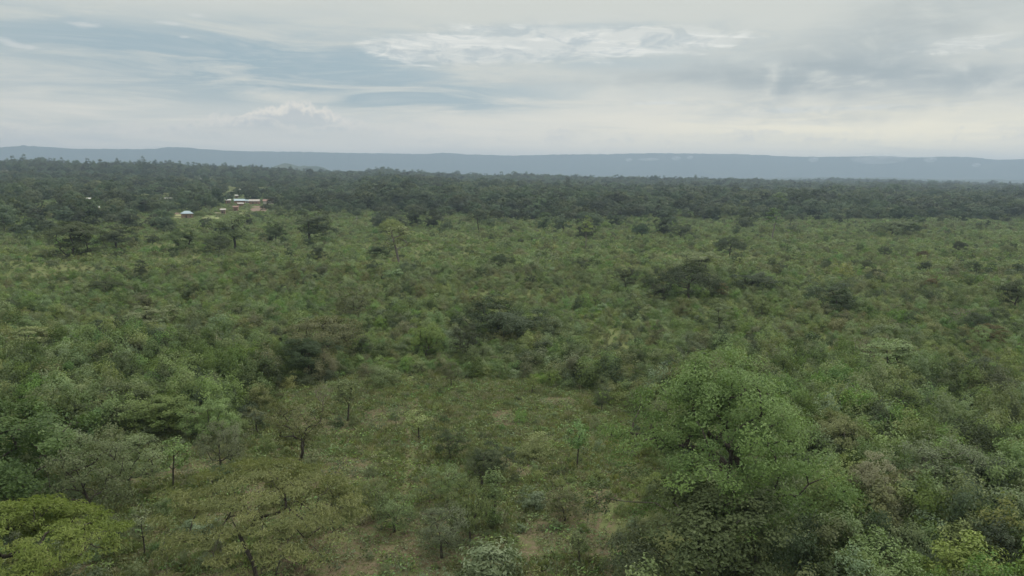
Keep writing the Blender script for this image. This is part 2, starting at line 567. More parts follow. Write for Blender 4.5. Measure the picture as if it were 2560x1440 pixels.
# ------------------------------------------------------------------ ground sheet
rad = [0.0]
r = 6.0
while r < 14000:
    rad.append(r)
    r *= 1.035
rad.append(14000.0)
rad = np.array(rad)
NA = 540
# finer spokes ahead of the camera
t = np.linspace(-1, 1, NA, endpoint=False)
ang = np.pi * (0.45 * t + 0.55 * t ** 3)
A_, R_ = np.meshgrid(ang, rad)
X, Y = R_ * np.sin(A_), R_ * np.cos(A_)
Z = terrain(X, Y)
V = np.stack([X, Y, Z], -1).reshape(-1, 3)
nr = len(rad)
ii, jj = np.meshgrid(np.arange(nr - 1), np.arange(NA), indexing='ij')
j2 = (jj + 1) % NA
F = np.stack([ii * NA + jj, ii * NA + j2, (ii + 1) * NA + j2, (ii + 1) * NA + jj], -1).reshape(-1, 4)[:, ::-1]
gme = mesh_np('ground', V, F, [gm], smooth=True)
edge = (fbm(V[:, 0] + 50, V[:, 1], 9, 3) - .5) * 8
inc = inpoly(V[:, 0] + edge, V[:, 1] - edge, CLEAR).astype(np.float32)
a_ = gme.attributes.new('clearing', 'FLOAT', 'POINT')
a_.data.foreach_set('value', inc)
pd = np.minimum(pdist(V[:, 0], V[:, 1], PATH), pdist(V[:, 0], V[:, 1], PATH2))
a_ = gme.attributes.new('path', 'FLOAT', 'POINT')
a_.data.foreach_set('value', np.clip(1.5 - pd / 0.75, 0, 1).astype(np.float32) * 0)
tag(link('ground', gme), kind='structure')


def drape(name, poly, mat, lift=0.03, nsub=10, kind='structure', jit=0.0):
    """sheet following the terrain (poly: 4 ground corners)"""
    a, b, c, d = [np.array(q) for q in poly]
    u, v = np.meshgrid(np.linspace(0, 1, nsub + 1), np.linspace(0, 1, nsub + 1))
    u = u.ravel()[:, None]
    v = v.ravel()[:, None]
    Q = (a * (1 - u) + b * u) * (1 - v) + (d * (1 - u) + c * u) * v
    if jit:
        Q = Q + (np.stack([fbm(Q[:, 0], Q[:, 1], 14, 2), fbm(Q[:, 1] + 99, Q[:, 0], 14, 2)], -1) - .5) * jit
    z = terrain(Q[:, 0], Q[:, 1]) + lift
    k = nsub + 1
    i, j = np.meshgrid(np.arange(nsub), np.arange(nsub), indexing='ij')
    F = np.stack([i * k + j, i * k + j + 1, (i + 1) * k + j + 1, (i + 1) * k + j], -1).reshape(-1, 4)
    me = mesh_np(name, np.column_stack([Q, z]), F, [mat], smooth=True)
    # face up
    if me.polygons[0].normal.z < 0:
        me.flip_normals()
    return tag(link(name, me), kind=kind)


# trodden footpaths: narrow ribbons just above the soil
tm, n = new_mat('path_trodden_grass')
tcd = n.n('ShaderNodeTexCoord')
q1 = n.noise(tcd.outputs['Object'], 1.6, 6, 0.7)
q2 = n.noise(tcd.outputs['Object'], 6.0, 4, 0.7)
c = n.mix(n.ss(q1, 0.3, 0.7), (0.080, 0.102, 0.038), (0.125, 0.135, 0.060))
c = n.mix(n.ss(q2, 0.55, 0.8), c, (0.165, 0.140, 0.095))
p = n.n('ShaderNodeBsdfPrincipled', ins={'Roughness': 0.95, 'Specular IOR Level': 0.05})
n.put(p.inputs['Base Color'], c)
n.n('ShaderNodeOutputMaterial', ins={0: p.outputs[0]})
for line, wd in ((PATH, 0.42), (PATH2, 0.40)):
    P0 = np.array(line)
    seg = np.concatenate([[0], np.cumsum(np.hypot(*np.diff(P0, axis=0).T))])
    s = np.arange(0, seg[-1], 0.4)
    xy = np.stack([np.interp(s, seg, P0[:, 0]), np.interp(s, seg, P0[:, 1])], -1)
    xy += (np.stack([fbm(s, s * 0, 6, 3), fbm(s, s * 0 + 50, 6, 3)], -1) - .5) * 2.4
    tg = np.gradient(xy, axis=0)
    tg /= np.linalg.norm(tg, axis=1)[:, None]
    nm = np.stack([tg[:, 1], -tg[:, 0]], -1)
    rows = []
    for k, o_ in enumerate((-1, -.5, 0, .5, 1)):
        w_ = wd * (0.75 + 0.6 * fbm(s, s * 0 + 17 * (k - 2), 3, 2)) * o_ * 0.75
        q = xy + nm * w_[:, None]
        rows.append(np.column_stack([q, terrain(q[:, 0], q[:, 1]) + 0.02]))
    V = np.stack(rows, 1).reshape(-1, 3)
    L = len(s)
    i, j = np.meshgrid(np.arange(L - 1), np.arange(4), indexing='ij')
    F = np.stack([i * 5 + j, i * 5 + j + 1, (i + 1) * 5 + j + 1, (i + 1) * 5 + j], -1).reshape(-1, 4)
    me = mesh_np('path', V, F, [tm], smooth=True)
    if me.polygons[0].normal.z < 0:
        me.flip_normals()
    tag(link('path', me), kind='structure')

# ------------------------------------------------------------------ far escarpment
prof = [(-900, 372), (-300, 370), (0, 368), (60, 363), (95, 366), (160, 371), (300, 373), (385, 372), (420, 367.5), (470, 370), (560, 376), (640, 378), (760, 380), (900, 383), (1040, 385), (1105, 382),
        (1160, 385), (1250, 388.5), (1380, 387), (1500, 385), (1640, 383), (1760, 384), (1850, 386), (1960, 390), (2040, 392.5), (2120, 391.5), (2200, 390), (2300, 393), (2375, 391), (2420, 393), (2500, 400), (2560, 397), (2900, 395), (3600, 396)]
DC = 9300.0
pa_, pz_ = [], []
for px, py in prof:
    v = ray(px, py)
    pa_.append(math.atan2(v[0], v[1]))
    pz_.append(CAM_H + DC * v[2] / math.hypot(v[0], v[1]))
azs = np.arange(-62, 62, 0.045) * np.pi / 180
crest = np.interp(azs, pa_, pz_)
arc = azs * DC
crest = crest + (fbm(arc, arc * 0, 260, 3) - .5) * 10 + (fbm(arc, arc * 0 + 9, 45, 3) - .5) * 12
rows = [(0.0, 7300, -6), (0.03, 7500, 2), (0.10, 7900, 10), (0.20, 8250, 22), (0.34, 8500, 30), (0.50, 8720, 34), (0.66, 8900, 30), (0.80, 9060, 22), (0.91, 9180, 12), (0.97, 9260, 5), (1.0, DC, 0), (0.99, 9420, 5), (0.9, 9900, 10), (0.6, 10900, 10), (0.0, 12500, -6)]
V = []
for fz, dd, am in rows:
    gul = (fbm(arc + dd * 0.25, arc * 0 + dd * 0.6, 420, 4) - .5) * 2
    ddv = dd + gul * am * 6 * (0 if fz == 1 else 1)
    z = crest * fz + gul * am * 0.8 * (0 if fz in (0.0, 1.0) else 1) - (12 if fz == 0 else 0)
    V.append(np.stack([ddv * np.sin(azs), ddv * np.cos(azs), z], -1))
V = np.stack(V, 0)
na = len(azs)
V = V.reshape(-1, 3)
i, j = np.meshgrid(np.arange(len(rows) - 1), np.arange(na - 1), indexing='ij')
F = np.stack([i * na + j, i * na + j + 1, (i + 1) * na + j + 1, (i + 1) * na + j], -1).reshape(-1, 4)[:, ::-1]
tag(link('hills', mesh_np('hills', V, F, [hm], smooth=True)), kind='structure')
# lower foothills half way up the view of the scarp
az2 = np.arange(-62, 62, 0.09) * np.pi / 180
arc2 = az2 * 6500
ft = 20 + 70 * fbm(arc2, arc2 * 0 + 4, 1500, 4) + (fbm(arc2, arc2 * 0 + 9, 60, 3) - .5) * 10
V = []
for fz, dd in ((0, 5600), (.25, 5850), (.6, 6150), (.9, 6400), (1, 6550), (.8, 6800), (.3, 7200), (0, 7500)):
    V.append(np.stack([dd * np.sin(az2), dd * np.cos(az2), ft * fz * (1 + .15 * (fbm(arc2, arc2 * 0 + dd, 300, 3) - .5)) - 10 * (fz == 0)], -1))
na = len(az2)
i, j = np.meshgrid(np.arange(7), np.arange(na - 1), indexing='ij')
F = np.stack([i * na + j, i * na + j + 1, (i + 1) * na + j + 1, (i + 1) * na + j], -1).reshape(-1, 4)[:, ::-1]
tag(link('foothills', mesh_np('foothills', np.stack(V, 0).reshape(-1, 3), F, [hm], smooth=True)), kind='structure')
# lone low hill in front of the escarpment
a0, _ = azel(755, 405)
hd = 4200.0
v = ray(762, 406)
hz = CAM_H + hd * v[2] / math.hypot(v[0], v[1])
hx, hy = hd * math.sin(a0), hd * math.cos(a0)
gx, gy = np.meshgrid(np.linspace(-520, 520, 131), np.linspace(-620, 620, 101))
hh = np.exp(-np.abs(gx / 190) ** 3.0) * (0.70 + .5 * fbm(gx, gx * 0, 130, 3)) * 0.85 + 0.15 * np.exp(-np.abs(gx / 360) ** 2)
hh = hh * np.exp(-(gy / 300) ** 2)
z = -8 + (hz + 8) * hh * (0.93 + 0.12 * fbm(gx, gy, 90, 3)) + (fbm(gx + 7, gy, 16, 3) - .5) * 9 * np.clip(hh * 3, 0, 1)
V = np.stack([gx + hx, gy + hy, z], -1).reshape(-1, 3)
i, j = np.meshgrid(np.arange(100), np.arange(130), indexing='ij')
F = np.stack([i * 131 + j, i * 131 + j + 1, (i + 1) * 131 + j + 1, (i + 1) * 131 + j], -1).reshape(-1, 4)
tag(link('hill', mesh_np('hill', V, F, [hm], smooth=True)), kind='structure')

# ------------------------------------------------------------------ plant builder


def tubes(paths, sides=5):
    """paths: list of (pts (k,3), radii (k,)) -> V, F"""
    Vs, Fs, off = [], [], 0
    cs = np.stack([np.cos(np.arange(sides) * 2 * np.pi / sides), np.sin(np.arange(sides) * 2 * np.pi / sides)], -1)
    for pts, rr in paths:
        pts = np.asarray(pts, float)
        k = len(pts)
        tg = np.gradient(pts, axis=0)
        tg /= np.linalg.norm(tg, axis=1)[:, None] + 1e-9
        ref = np.array([1.0, 0.13, 0.07]) if abs(tg[0, 2]) > .5 else np.array([0.05, 0.1, 1.0])
        u = np.cross(tg, ref)
        u /= np.linalg.norm(u, axis=1)[:, None] + 1e-9
        w = np.cross(tg, u)
        ring = pts[:, None, :] + (u[:, None, :] * cs[None, :, 0:1] + w[:, None, :] * cs[None, :, 1:2]) * np.asarray(rr)[:, None, None]
        Vs.append(ring.reshape(-1, 3))
        i, j = np.meshgrid(np.arange(k - 1), np.arange(sides), indexing='ij')
        j2 = (j + 1) % sides
        Fs.append((np.stack([i * sides + j, i * sides + j2, (i + 1) * sides + j2, (i + 1) * sides + j], -1).reshape(-1, 4)) + off)
        off += k * sides
    return np.concatenate(Vs), np.concatenate(Fs)


def leaves(C, N, size, aspect, g, tint, fold=0.15):
    """quads at C with rough normals N"""
    n = len(C)
    N = N / (np.linalg.norm(N, axis=1)[:, None] + 1e-9)
    t = g.normal(size=(n, 3))
    t -= N * (t * N).sum(1)[:, None]
    t /= np.linalg.norm(t, axis=1)[:, None] + 1e-9
    b = np.cross(N, t)
    L = (size * g.uniform(.65, 1.35, n))[:, None] * .5
    Wd = L * aspect
    V = np.stack([C - t * L, C + b * Wd + N * L * fold, C + t * L - N * L * fold, C - b * Wd + N * L * fold], 1).reshape(-1, 3)
    F = np.arange(4 * n).reshape(-1, 4)
    return V, F, tint


def envelope(style, K, H, Wd, base, g, lobes=0):
    """K cluster centres inside the crown; with lobes the clusters gather on the upper shells of a few big boughs"""
    if lobes:
        L = envelope(style, lobes, H * .93, Wd * .86, base + (H - base) * .06, g)
        pts = []
        lr = g.uniform(.75, 1.25, lobes) * Wd * .98 / lobes ** .5
        for k in range(K):
            i = k % lobes
            u = g.normal(size=3)
            u /= np.linalg.norm(u)
            u[2] = abs(u[2]) * 1.3 - .45
            pts.append(L[i] + u * lr[i] * g.uniform(.65, 1.05) * np.array([1, 1, .75]))
        return np.array(pts)
    pts = []
    rad_ = Wd / 2
    lob = g.uniform(0.72, 1.18, 9)
    while len(pts) < K:
        u = g.uniform(-1, 1, 3)
        rr = np.linalg.norm(u[:2])
        ph = math.atan2(u[1], u[0])
        q = (ph + math.pi) / (2 * math.pi) * 8
        lo = lob[int(q) % 8] * (1 - q % 1) + lob[(int(q) + 1) % 8] * (q % 1)
        if style == 'round':
            uu = u * np.array([1, 1, .5 if u[2] < 0 else 1])
            if np.linalg.norm(uu) > 1 or np.linalg.norm(uu) < .35:
                continue
            p = np.array([u[0] * rad_ * lo, u[1] * rad_ * lo, base + (u[2] + 1) / 2 * (H - base) * (0.85 + .15 * lo)])
        elif style == 'peaked':
            h_ = g.uniform(0, 1)
            if rr > 1 or (rr < .3 and h_ < .5):
                continue
            s_ = (1 - max(0, (h_ - .25) / .78) ** 2.0) if h_ > .25 else .72 + .28 * h_ / .25
            p = np.array([u[0] * rad_ * lo * s_, u[1] * rad_ * lo * s_, base + h_ * (H - base)])
        elif style == 'umbrella':
            if rr > 1:
                continue
            z = H * (1 - 0.30 * rr ** 2) - abs(g.normal()) * (H - base) * 0.30
            z -= (H - base) * 0.10 * (lo - 1)
            p = np.array([u[0] * rad_ * lo, u[1] * rad_ * lo, max(z, base)])
        elif style == 'layered':
            if rr > 1:
                continue
            lay = g.integers(0, 4)
            zz = base + (H - base) * (lay + .6) / 4
            sc_ = (0.75, 1.0, 0.85, 0.5)[lay]
            p = np.array([u[0] * rad_ * lo * sc_, u[1] * rad_ * lo * sc_, zz - rr * .12 * (H - base) + g.normal() * .05 * (H - base)])
        elif style == 'column':
            if rr > 1:
                continue
            h_ = g.uniform(0, 1)
            s_ = math.sin(math.pi * min(.97, h_ * .8 + .15)) ** .7
            p = np.array([u[0] * rad_ * lo * s_, u[1] * rad_ * lo * s_, base + h_ * (H - base)])
        elif style == 'shrub':
            u[2] = abs(u[2])
            if np.linalg.norm(u) > 1 or np.linalg.norm(u) < .45:
                continue
            p = np.array([u[0] * rad_ * lo, u[1] * rad_ * lo, base + u[2] * (H - base) * (0.8 + .2 * lo)])
        elif style == 'vase':
            h_ = g.uniform(0, 1) ** .6
            if rr > 1:
                continue
            s_ = .35 + .65 * h_
            p = np.array([u[0] * rad_ * lo * s_, u[1] * rad_ * lo * s_, base + h_ * (H - base) * (1 - .18 * rr * rr)])
        pts.append(p)
    return np.array(pts)


def grow(seed, style, H, Wd, base, K, nl, lsize, aspect=0.5, rc=None, flat=0.6, stems=1, lean=0.06, r0=None, mat='mid', bark='bark', up=0.8,
         tint_spread=0.35, min_r=0.012, topfork=0.55, cut_r=0.0, shell=False, sides=5, wob=0.05, lobes=0, gap=None):
    """returns (trunk_mesh, crown_mesh)"""
    g = np.random.default_rng(seed)
    rc = rc or Wd / 9
    C = envelope(style, K, H, Wd, base, g, lobes)
    if gap:                                     # an opening in the front of the crown where limbs show
        gx_, gz_, ga, gb = gap
        C = C[~((C[:, 1] < 0.6) & (((C[:, 0] - gx_) / ga) ** 2 + ((C[:, 2] - gz_) / gb) ** 2 < 1))]
    r0 = r0 or 0.022 * H
    nodes, par = [], []
    # stems
    for s in range(stems):
        bx = np.array([g.normal(), g.normal(), 0]) * (0.05 * Wd if stems > 1 else 0)
        tipdir = np.array([g.normal() * lean, g.normal() * lean, 0]) * H
        if stems > 1:
            tipdir += bx * 5
        zt = base + (H - base) * topfork
        last = -1
        ns = 7
        off = np.zeros(3)
        for k in range(ns + 1):
            f_ = k / ns
            off = off + g.normal(size=3) * np.array([1, 1, 0]) * wob * H / ns
            pnt = bx + tipdir * f_ ** 1.4 + np.array([0, 0, zt * f_ - (0.3 if k == 0 else 0)]) + off * (k > 0)
            nodes.append(pnt)
            par.append(last)
            last = len(nodes) - 1
    order = np.argsort(np.linalg.norm((C - np.array([0, 0, base])) * np.array([1, 1, .8]), axis=1))
    leaf_nodes = []
    for ci in order:
        p = C[ci]
        Nn = np.array(nodes)
        dv = p - Nn
        dist = np.linalg.norm(dv, axis=1)
        cost = dist + np.where(dv[:, 2] < 0.12 * dist, dist * .6, 0) + np.where(Nn[:, 2] < base * .75, H, 0)
        b = int(np.argmin(cost))
        d_ = dist[b]
        m_ = 2 if d_ < 0.8 else 3
        last = b
        for k in range(1, m_ + 1):
            f_ = k / m_
            q = nodes[b] + dv[b] * f_ + g.normal(size=3) * d_ * 0.05 * (k < m_)
            q[2] += math.sin(f_ * math.pi) * d_ * 0.08 * (1 if style != 'umbrella' else -0.6)
            nodes.append(q)
            par.append(last)
            last = len(nodes) - 1
        leaf_nodes.append(last)
    nodes = np.array(nodes)
    wgt = np.zeros(len(nodes))
    wgt[leaf_nodes] = 1
    for i in range(len(nodes) - 1, -1, -1):
        if par[i] >= 0:
            wgt[par[i]] += wgt[i]
    wgt = np.maximum(wgt, .6)
    rr = r0 * (wgt / max(1, wgt.max())) ** 0.48
    rr = np.maximum(rr, min_r)
    kids = [[] for _ in nodes]
    roots = []
    for i, p_ in enumerate(par):
        (kids[p_] if p_ >= 0 else roots).append(i)
    paths = []
    stack = [(r_, None) for r_ in roots]
    while stack:
        i, prev = stack.pop()
        pts, rad2 = ([], [])
        if prev is not None:
            pts.append(nodes[prev])
            rad2.append(min(rr[prev], rr[i] * 1.25))
        while True:
            pts.append(nodes[i])
            rad2.append(rr[i] * (1.5 if par[i] < 0 else 1))
            if not kids[i]:
                break
            ks = sorted(kids[i], key=lambda q: -wgt[q])
            for q in ks[1:]:
                if rr[q] > cut_r:
                    stack.append((q, i))
            i = ks[0]
            if rr[i] <= cut_r:
                break
        if len(pts) > 1:
            paths.append((pts, rad2))
    tv, tf = tubes(paths, sides)
    tme = mesh_np('trunk', tv, tf, [M[bark]], smooth=True)
    # leaves
    cen = C.mean(0)
    LC, LN, LT = [], [], []
    for p in C:
        k = max(3, int(nl * g.uniform(.6, 1.4)))
        d_ = g.normal(size=(k, 3))
        d_ /= np.linalg.norm(d_, axis=1)[:, None]
        d_ *= (g.random(k) ** (1 / 3) if not shell else g.uniform(.6, 1, k))[:, None] * rc * g.uniform(.75, 1.25)
        d_[:, 2] *= flat
        LC.append(p + d_)
        out = (p - cen) / (np.linalg.norm(p - cen) + 1e-6)
        nn = g.normal(size=(k, 3)) * .38 + np.array([0, 0, up * .55]) + out * .75 + d_ / rc * .55
        LN.append(nn)
        ct = g.uniform(.5 - tint_spread, .5 + tint_spread)
        LT.append(np.clip(ct + g.normal(size=k) * .12, 0, 1))
    LC = np.concatenate(LC)
    LN = np.concatenate(LN)
    LT = np.concatenate(LT)
    V, F, T = leaves(LC, LN, lsize, aspect, g, LT)
    cme = mesh_np('crown', V, F, [M[mat]] if isinstance(mat, str) else [mat], tint=T)
    return tme, cme


def with_mat(me, key):
    """same shape, leaves of another colour"""
    c = me.copy()
    c.materials.clear()
    c.materials.append(M[key])
    return c


def join_np(parts):
    """[(mesh)] -> one mesh with several materials (stuff prototypes)"""
    Vs, Fs, mi, tt, mats, off = [], [], [], [], [], 0
    for me in parts:
        v = np.zeros(len(me.vertices) * 3, np.float32)
        me.vertices.foreach_get('co', v)
        f = np.zeros(len(me.loops), np.int32)
        me.loops.foreach_get('vertex_index', f)
        Vs.append(v.reshape(-1, 3))
        f = f.reshape(-1, 4)
        Fs.append(f + off)
        off += len(me.vertices)
        mi += [len(mats)] * len(f)
        mats.append(me.materials[0])
        if 'tint' in me.attributes:
            q = np.zeros(len(f), np.float32)
            me.attributes['tint'].data.foreach_get('value', q)
            tt.append(q)
        else:
            tt.append(np.zeros(len(f), np.float32))
    return mesh_np('plant', np.concatenate(Vs), np.concatenate(Fs), mats, mi=mi, tint=np.concatenate(tt))


# ---- tree kinds (unit-built at real size, then scaled to the tree in question)
KIND = {}


def kind(key, H, Wd, n=1, **kw):
    KIND[key] = [(H, Wd) + grow(hash_(key) + 17 * i, H=H, Wd=Wd, **kw) for i in range(n)]


def hash_(s):
    return sum(ord(c) * (i + 3) for i, c in enumerate(s))


kind('big', 16.2, 18.5, style='peaked', base=3.9, K=380, nl=125, lsize=0.22, aspect=.45, rc=1.0, flat=.6, mat='lush', r0=0.42, topfork=.6, tint_spread=.45, sides=7, lobes=36, cut_r=.035, gap=(-0.7, 6.8, 1.9, 2.4))
kind('umbrella', 9, 13, n=2, style='umbrella', base=3.0, K=150, nl=55, lsize=0.32, rc=1.05, flat=.45, mat='dark', r0=.26, topfork=.25, tint_spread=.4)
kind('layered', 9, 11, n=2, style='layered', base=3.2, K=95, nl=60, lsize=0.32, rc=.95, flat=.32, mat='mid', r0=.22, topfork=.75)
kind('feather', 8.6, 15, n=1, style='umbrella', base=3.4, K=240, nl=95, lsize=0.28, aspect=.26, rc=.85, flat=.22, mat='acacia', stems=3, r0=.15, topfork=.25, up=1.6, tint_spread=.5)
kind('feather_low', 8, 13, n=1, style='umbrella', base=4.2, K=210, nl=130, lsize=0.26, aspect=.28, rc=.80, flat=.28, mat='yellow', stems=2, r0=.24, topfork=.25, up=1.6, tint_spread=.5)
kind('round', 8, 8, n=3, style='round', base=0.7, K=130, nl=60, lsize=0.25, rc=.68, lobes=13, cut_r=.02, flat=.65, mat='dark', r0=.2)
kind('dense', 8, 8, n=3, style='round', base=0.5, K=190, nl=85, lsize=0.20, rc=.66, flat=.65, mat='dark', r0=.2, lobes=16, cut_r=.02)
kind('airy', 7.5, 7, n=3, style='round', base=2.2, K=110, nl=62, lsize=0.18, rc=.62, flat=.6, mat='grey', r0=.15, wob=.09, tint_spread=.4)
kind('vase', 6, 7, n=2, style='vase', base=1.6, K=70, nl=30, lsize=0.24, rc=.65, flat=.55, mat='olive', stems=2, r0=.14, wob=.1, topfork=.3)
kind('sapling', 5, 2.4, n=3, style='round', base=2.3, K=26, nl=34, lsize=0.22, rc=.42, flat=.7, mat='mid', r0=.07, topfork=.8, wob=.06)
kind('column', 5.5, 2.0, n=1, style='column', base=.6, K=50, nl=38, lsize=0.22, rc=.36, flat=.9, mat='vivid', r0=.09, topfork=.85)
kind('tall', 14, 10, n=2, style='round', base=2.6, K=110, nl=50, lsize=0.40, rc=1.0, lobes=13, flat=.7, mat='mid', r0=.28, topfork=.75)
kind('thin', 12, 6, n=2, style='layered', base=6.5, K=34, nl=30, lsize=0.40, rc=.85, flat=.4, mat='yellow', r0=.18, topfork=.95, bark='barkpale')
kind('shrub', 3.2, 4.2, n=4, style='shrub', base=.25, K=62, nl=58, lsize=0.155, rc=.55, flat=.75, mat='mid', stems=3, r0=.06, topfork=.3, lean=.12, cut_r=.013)
kind('leafy', 2.6, 3.0, n=2, style='shrub', base=.3, K=50, nl=34, lsize=0.24, aspect=.42, rc=.45, flat=.6, mat='pale', stems=4, r0=.05, topfork=.4, lean=.15)
kind('bare', 5, 4.5, n=2, style='vase', base=1.3, K=150, nl=3, lsize=0.16, rc=.35, flat=.8, mat='straw', bark='twig', r0=.11, min_r=.018, wob=.08, sides=4)
kind('forest', 17, 17, n=6, style='round', base=2.5, K=130, nl=30, lsize=0.80, aspect=.6, rc=1.35, lobes=11, flat=.6, mat='forest', r0=.36, cut_r=.05, tint_spread=.42)
kind('gum', 21, 12, n=3, style='layered', base=8.0, K=60, nl=24, lsize=0.8, aspect=.5, rc=1.5, flat=.7, mat='forest', r0=.30, cut_r=.05, topfork=.95, tint_spread=.4)
kind('canopy', 17, 20, n=2, style='umbrella', base=8.0, K=80, nl=30, lsize=0.95, aspect=.6, rc=1.8, flat=.42, mat='forest', r0=.36, topfork=.3, cut_r=.05)

TINTED = {}


def crown_in(key, i, mat):
    k = (key, i, mat)
    if k not in TINTED:
        me = KIND[key][i][3]
        TINTED[k] = me if me.materials[0] == M[mat] else with_mat(me, mat)
    return TINTED[k]


def plant(name, key, mat, p, h, w, label, cat, group=None, var=None, rz=None, trunk=True):
    """a plant of height h and crown width w, standing at p"""
    i = (random.randrange(len(KIND[key])) if var is None else var) % len(KIND[key])
    H0, W0, tme, cme = KIND[key][i]
    s = (w / W0, w / W0, h / H0)
    rz = random.uniform(0, 6.28) if rz is None else rz
    if not trunk:
        o = link(name, crown_in(key, i, mat))
        o.location, o.rotation_euler, o.scale = p, (0, 0, rz), s
        return tag(o, label, cat, group)
    o = empty(name, p, rz, s)
    tag(o, label, cat, group)
    link('crown', crown_in(key, i, mat), o)
    link('trunk', tme, o)
    return o


def size_at(p, px):
    d = math.sqrt(p[0] ** 2 + p[1] ** 2 + (CAM_H - p[2]) ** 2)
    return px * d / FPX


LAND = []                                        # (x, y, keep-clear radius)


def place(name, key, mat, bx, by, ytop, wpx, label, cat='tree', group=None, var=None, rz=None, trunk=True, h=None, w=None):
    """tree whose foot is seen at (bx,by) and whose top is at ytop in the photograph"""
    p = at(bx, by)
    d = math.hypot(p[0], p[1])
    v = ray(bx, ytop)
    hh = h or (CAM_H + d * v[2] / math.hypot(v[0], v[1]) - p[2])
    ww = w or size_at(p, wpx) * (1.15 if key in ('round', 'dense') else 1)
    LAND.append((p[0], p[1], ww * 0.32 if trunk else ww * .45, ww, hh))
    return plant(name, key, mat, p, hh, ww, label, cat, group, var, rz, trunk)


#LANDMARKS
T, S, Y_ = 'tree', 'shrub', 'sapling'
# foreground
place('broad_tree', 'big', 'lush', 1785, 1395, 898, 575, 'biggest tree of all, spreading bright green crown with forked dark limbs at the clearing edge', T, rz=-.45)
place('broad_tree', 'dense', 'deep', 1735, 1475, 1185, 350, 'darker rounded tree standing directly in front of the biggest spreading tree', T, var=1)
place('feathery_tree', 'feather', 'acacia', 655, 1462, 1165, 480, 'wide feathery olive flat topped tree with several bare stems above the clearing', T)
place('feathery_tree', 'feather_low', 'yellow', 20, 1600, 1235, 0, 'yellow green feathery flat topped tree, the yellowest canopy in the near corner', T, w=13.0, h=9.0)
place('broad_tree', 'dense', 'rich', -25, 1290, 940, 310, 'tall dense deep green tree cut by the edge of the view above the yellow canopy', T, var=0)
place('airy_tree', 'airy', 'grey', 232, 1322, 1085, 195, 'grey green airy tree with dark bent trunk beside the yellow canopy', T, var=0)
place('airy_tree', 'airy', 'grey', 330, 1245, 1085, 160, 'grey leaved tree just behind the bent trunk grey tree', T, var=1)
place('young_tree', 'sapling', 'vivid', 436, 1222, 1095, 66, 'slim young tree with fresh green tuft on a straight thin trunk', Y_, var=0)
place('young_tree', 'airy', 'grey', 557, 1196, 1050, 110, 'thin leaning tree with sparse grey crown and curved stem in the clearing', T, var=2)
place('spreading_tree', 'vase', 'olive', 745, 1158, 1008, 185, 'low spreading olive tree with two crooked dark stems behind the feathery tree', T, var=0)
place('young_tree', 'sapling', 'mid', 868, 1052, 945, 70, 'tall thin dark stemmed sapling at the back of the clearing', Y_, var=1)
place('bare_tree', 'bare', 'straw', 806, 1032, 960, 60, 'pale twiggy nearly leafless tree next to the tall thin sapling', T, var=0)
place('young_tree', 'sapling', 'dark', 645, 1085, 1028, 44, 'small dark conical sapling at the thicket edge', Y_, var=2)
place('young_tree', 'sapling', 'mid', 1045, 1098, 1025, 62, 'small round headed sapling right beside the footpath', Y_, var=0)
place('young_tree', 'airy', 'dark', 1127, 1152, 1072, 92, 'dark leaved little tree on a clean stem right of the footpath', T, var=0)
place('young_tree', 'airy', 'dark', 1205, 1212, 1118, 110, 'dark glossy little tree in the clump in the middle of the clearing', T, var=1)
place('young_tree', 'round', 'dark', 1235, 1190, 1100, 90, 'dense dark little tree, rearmost of the clump in the middle of the clearing', T, var=2)
place('young_tree', 'airy', 'mid', 1115, 1258, 1160, 100, 'open crowned little tree on thin dark trunk left of the dark clump', T, var=2)
place('young_tree', 'airy', 'mid', 1175, 1352, 1195, 112, 'slender double trunked tree, tallest in the middle of the clearing', T, var=1)
place('young_tree', 'column', 'vivid', 1233, 1322, 1172, 58, 'narrow column of bright green leaves beside the double trunked tree', T)
place('young_tree', 'airy', 'olive', 1412, 1302, 1218, 105, 'small grey olive tree with crooked leaning dark trunk', T, var=0)
place('young_tree', 'sapling', 'vivid', 1443, 1168, 1052, 60, 'lone dark green sapling with dense head and pale straight stem', Y_, var=2)
place('young_tree', 'sapling', 'mid', 1447, 1408, 1328, 50, 'thin sapling with small tuft low in the clearing', Y_, var=1)
place('shrub', 'shrub', 'yellow', 1345, 1138, 1078, 100, 'rounded yellow green bush alone in the clearing', S, var=0, trunk=False)
place('young_tree', 'airy', 'mid', 985, 1330, 1232, 120, 'soft green bushy tree between footpath and feathery tree', T, var=0)
place('young_tree', 'airy', 'mid', 942, 1300, 1200, 90, 'open young tree hard against the feathery canopy', T, var=2)
place('young_tree', 'airy', 'grey', 1105, 1395, 1262, 150, 'wide grey green young tree below the double trunked tree', T, var=1)
place('shrub', 'leafy', 'pale', 1225, 1445, 1340, 170, 'large leaved pale green shrub at the bottom of the view', S, var=0, trunk=False)
place('shrub', 'leafy', 'pale', 1330, 1270, 1215, 80, 'pale large leaved shrub below the yellow green bush', S, var=1, trunk=False)
place('shrub', 'leafy', 'pale', 500, 1340, 1285, 90, 'pale leaved low shrub in front of the feathery stems', S, var=1, trunk=False)
place('shrub', 'leafy', 'pale', 560, 1200, 1150, 70, 'silvery low shrub beneath the thin leaning tree', S, var=0, trunk=False)
place('shrub', 'leafy', 'pale', 165, 1130, 1068, 110, 'silvery white shrub at the foot of the thicket', S, var=0, trunk=False)
place('shrub', 'shrub', 'grey', 1590, 1470, 1310, 180, 'grey willow like shrub at the bottom beside the darker rounded tree', S, var=1, trunk=False)
place('shrub', 'shrub', 'dark', 1960, 1455, 1290, 190, 'glossy dark shrub under the biggest spreading tree', S, var=2, trunk=False)
place('shrub', 'shrub', 'grey', 1845, 1480, 1390, 150, 'low grey shrub at the bottom under the darker rounded tree', S, var=3, trunk=False)
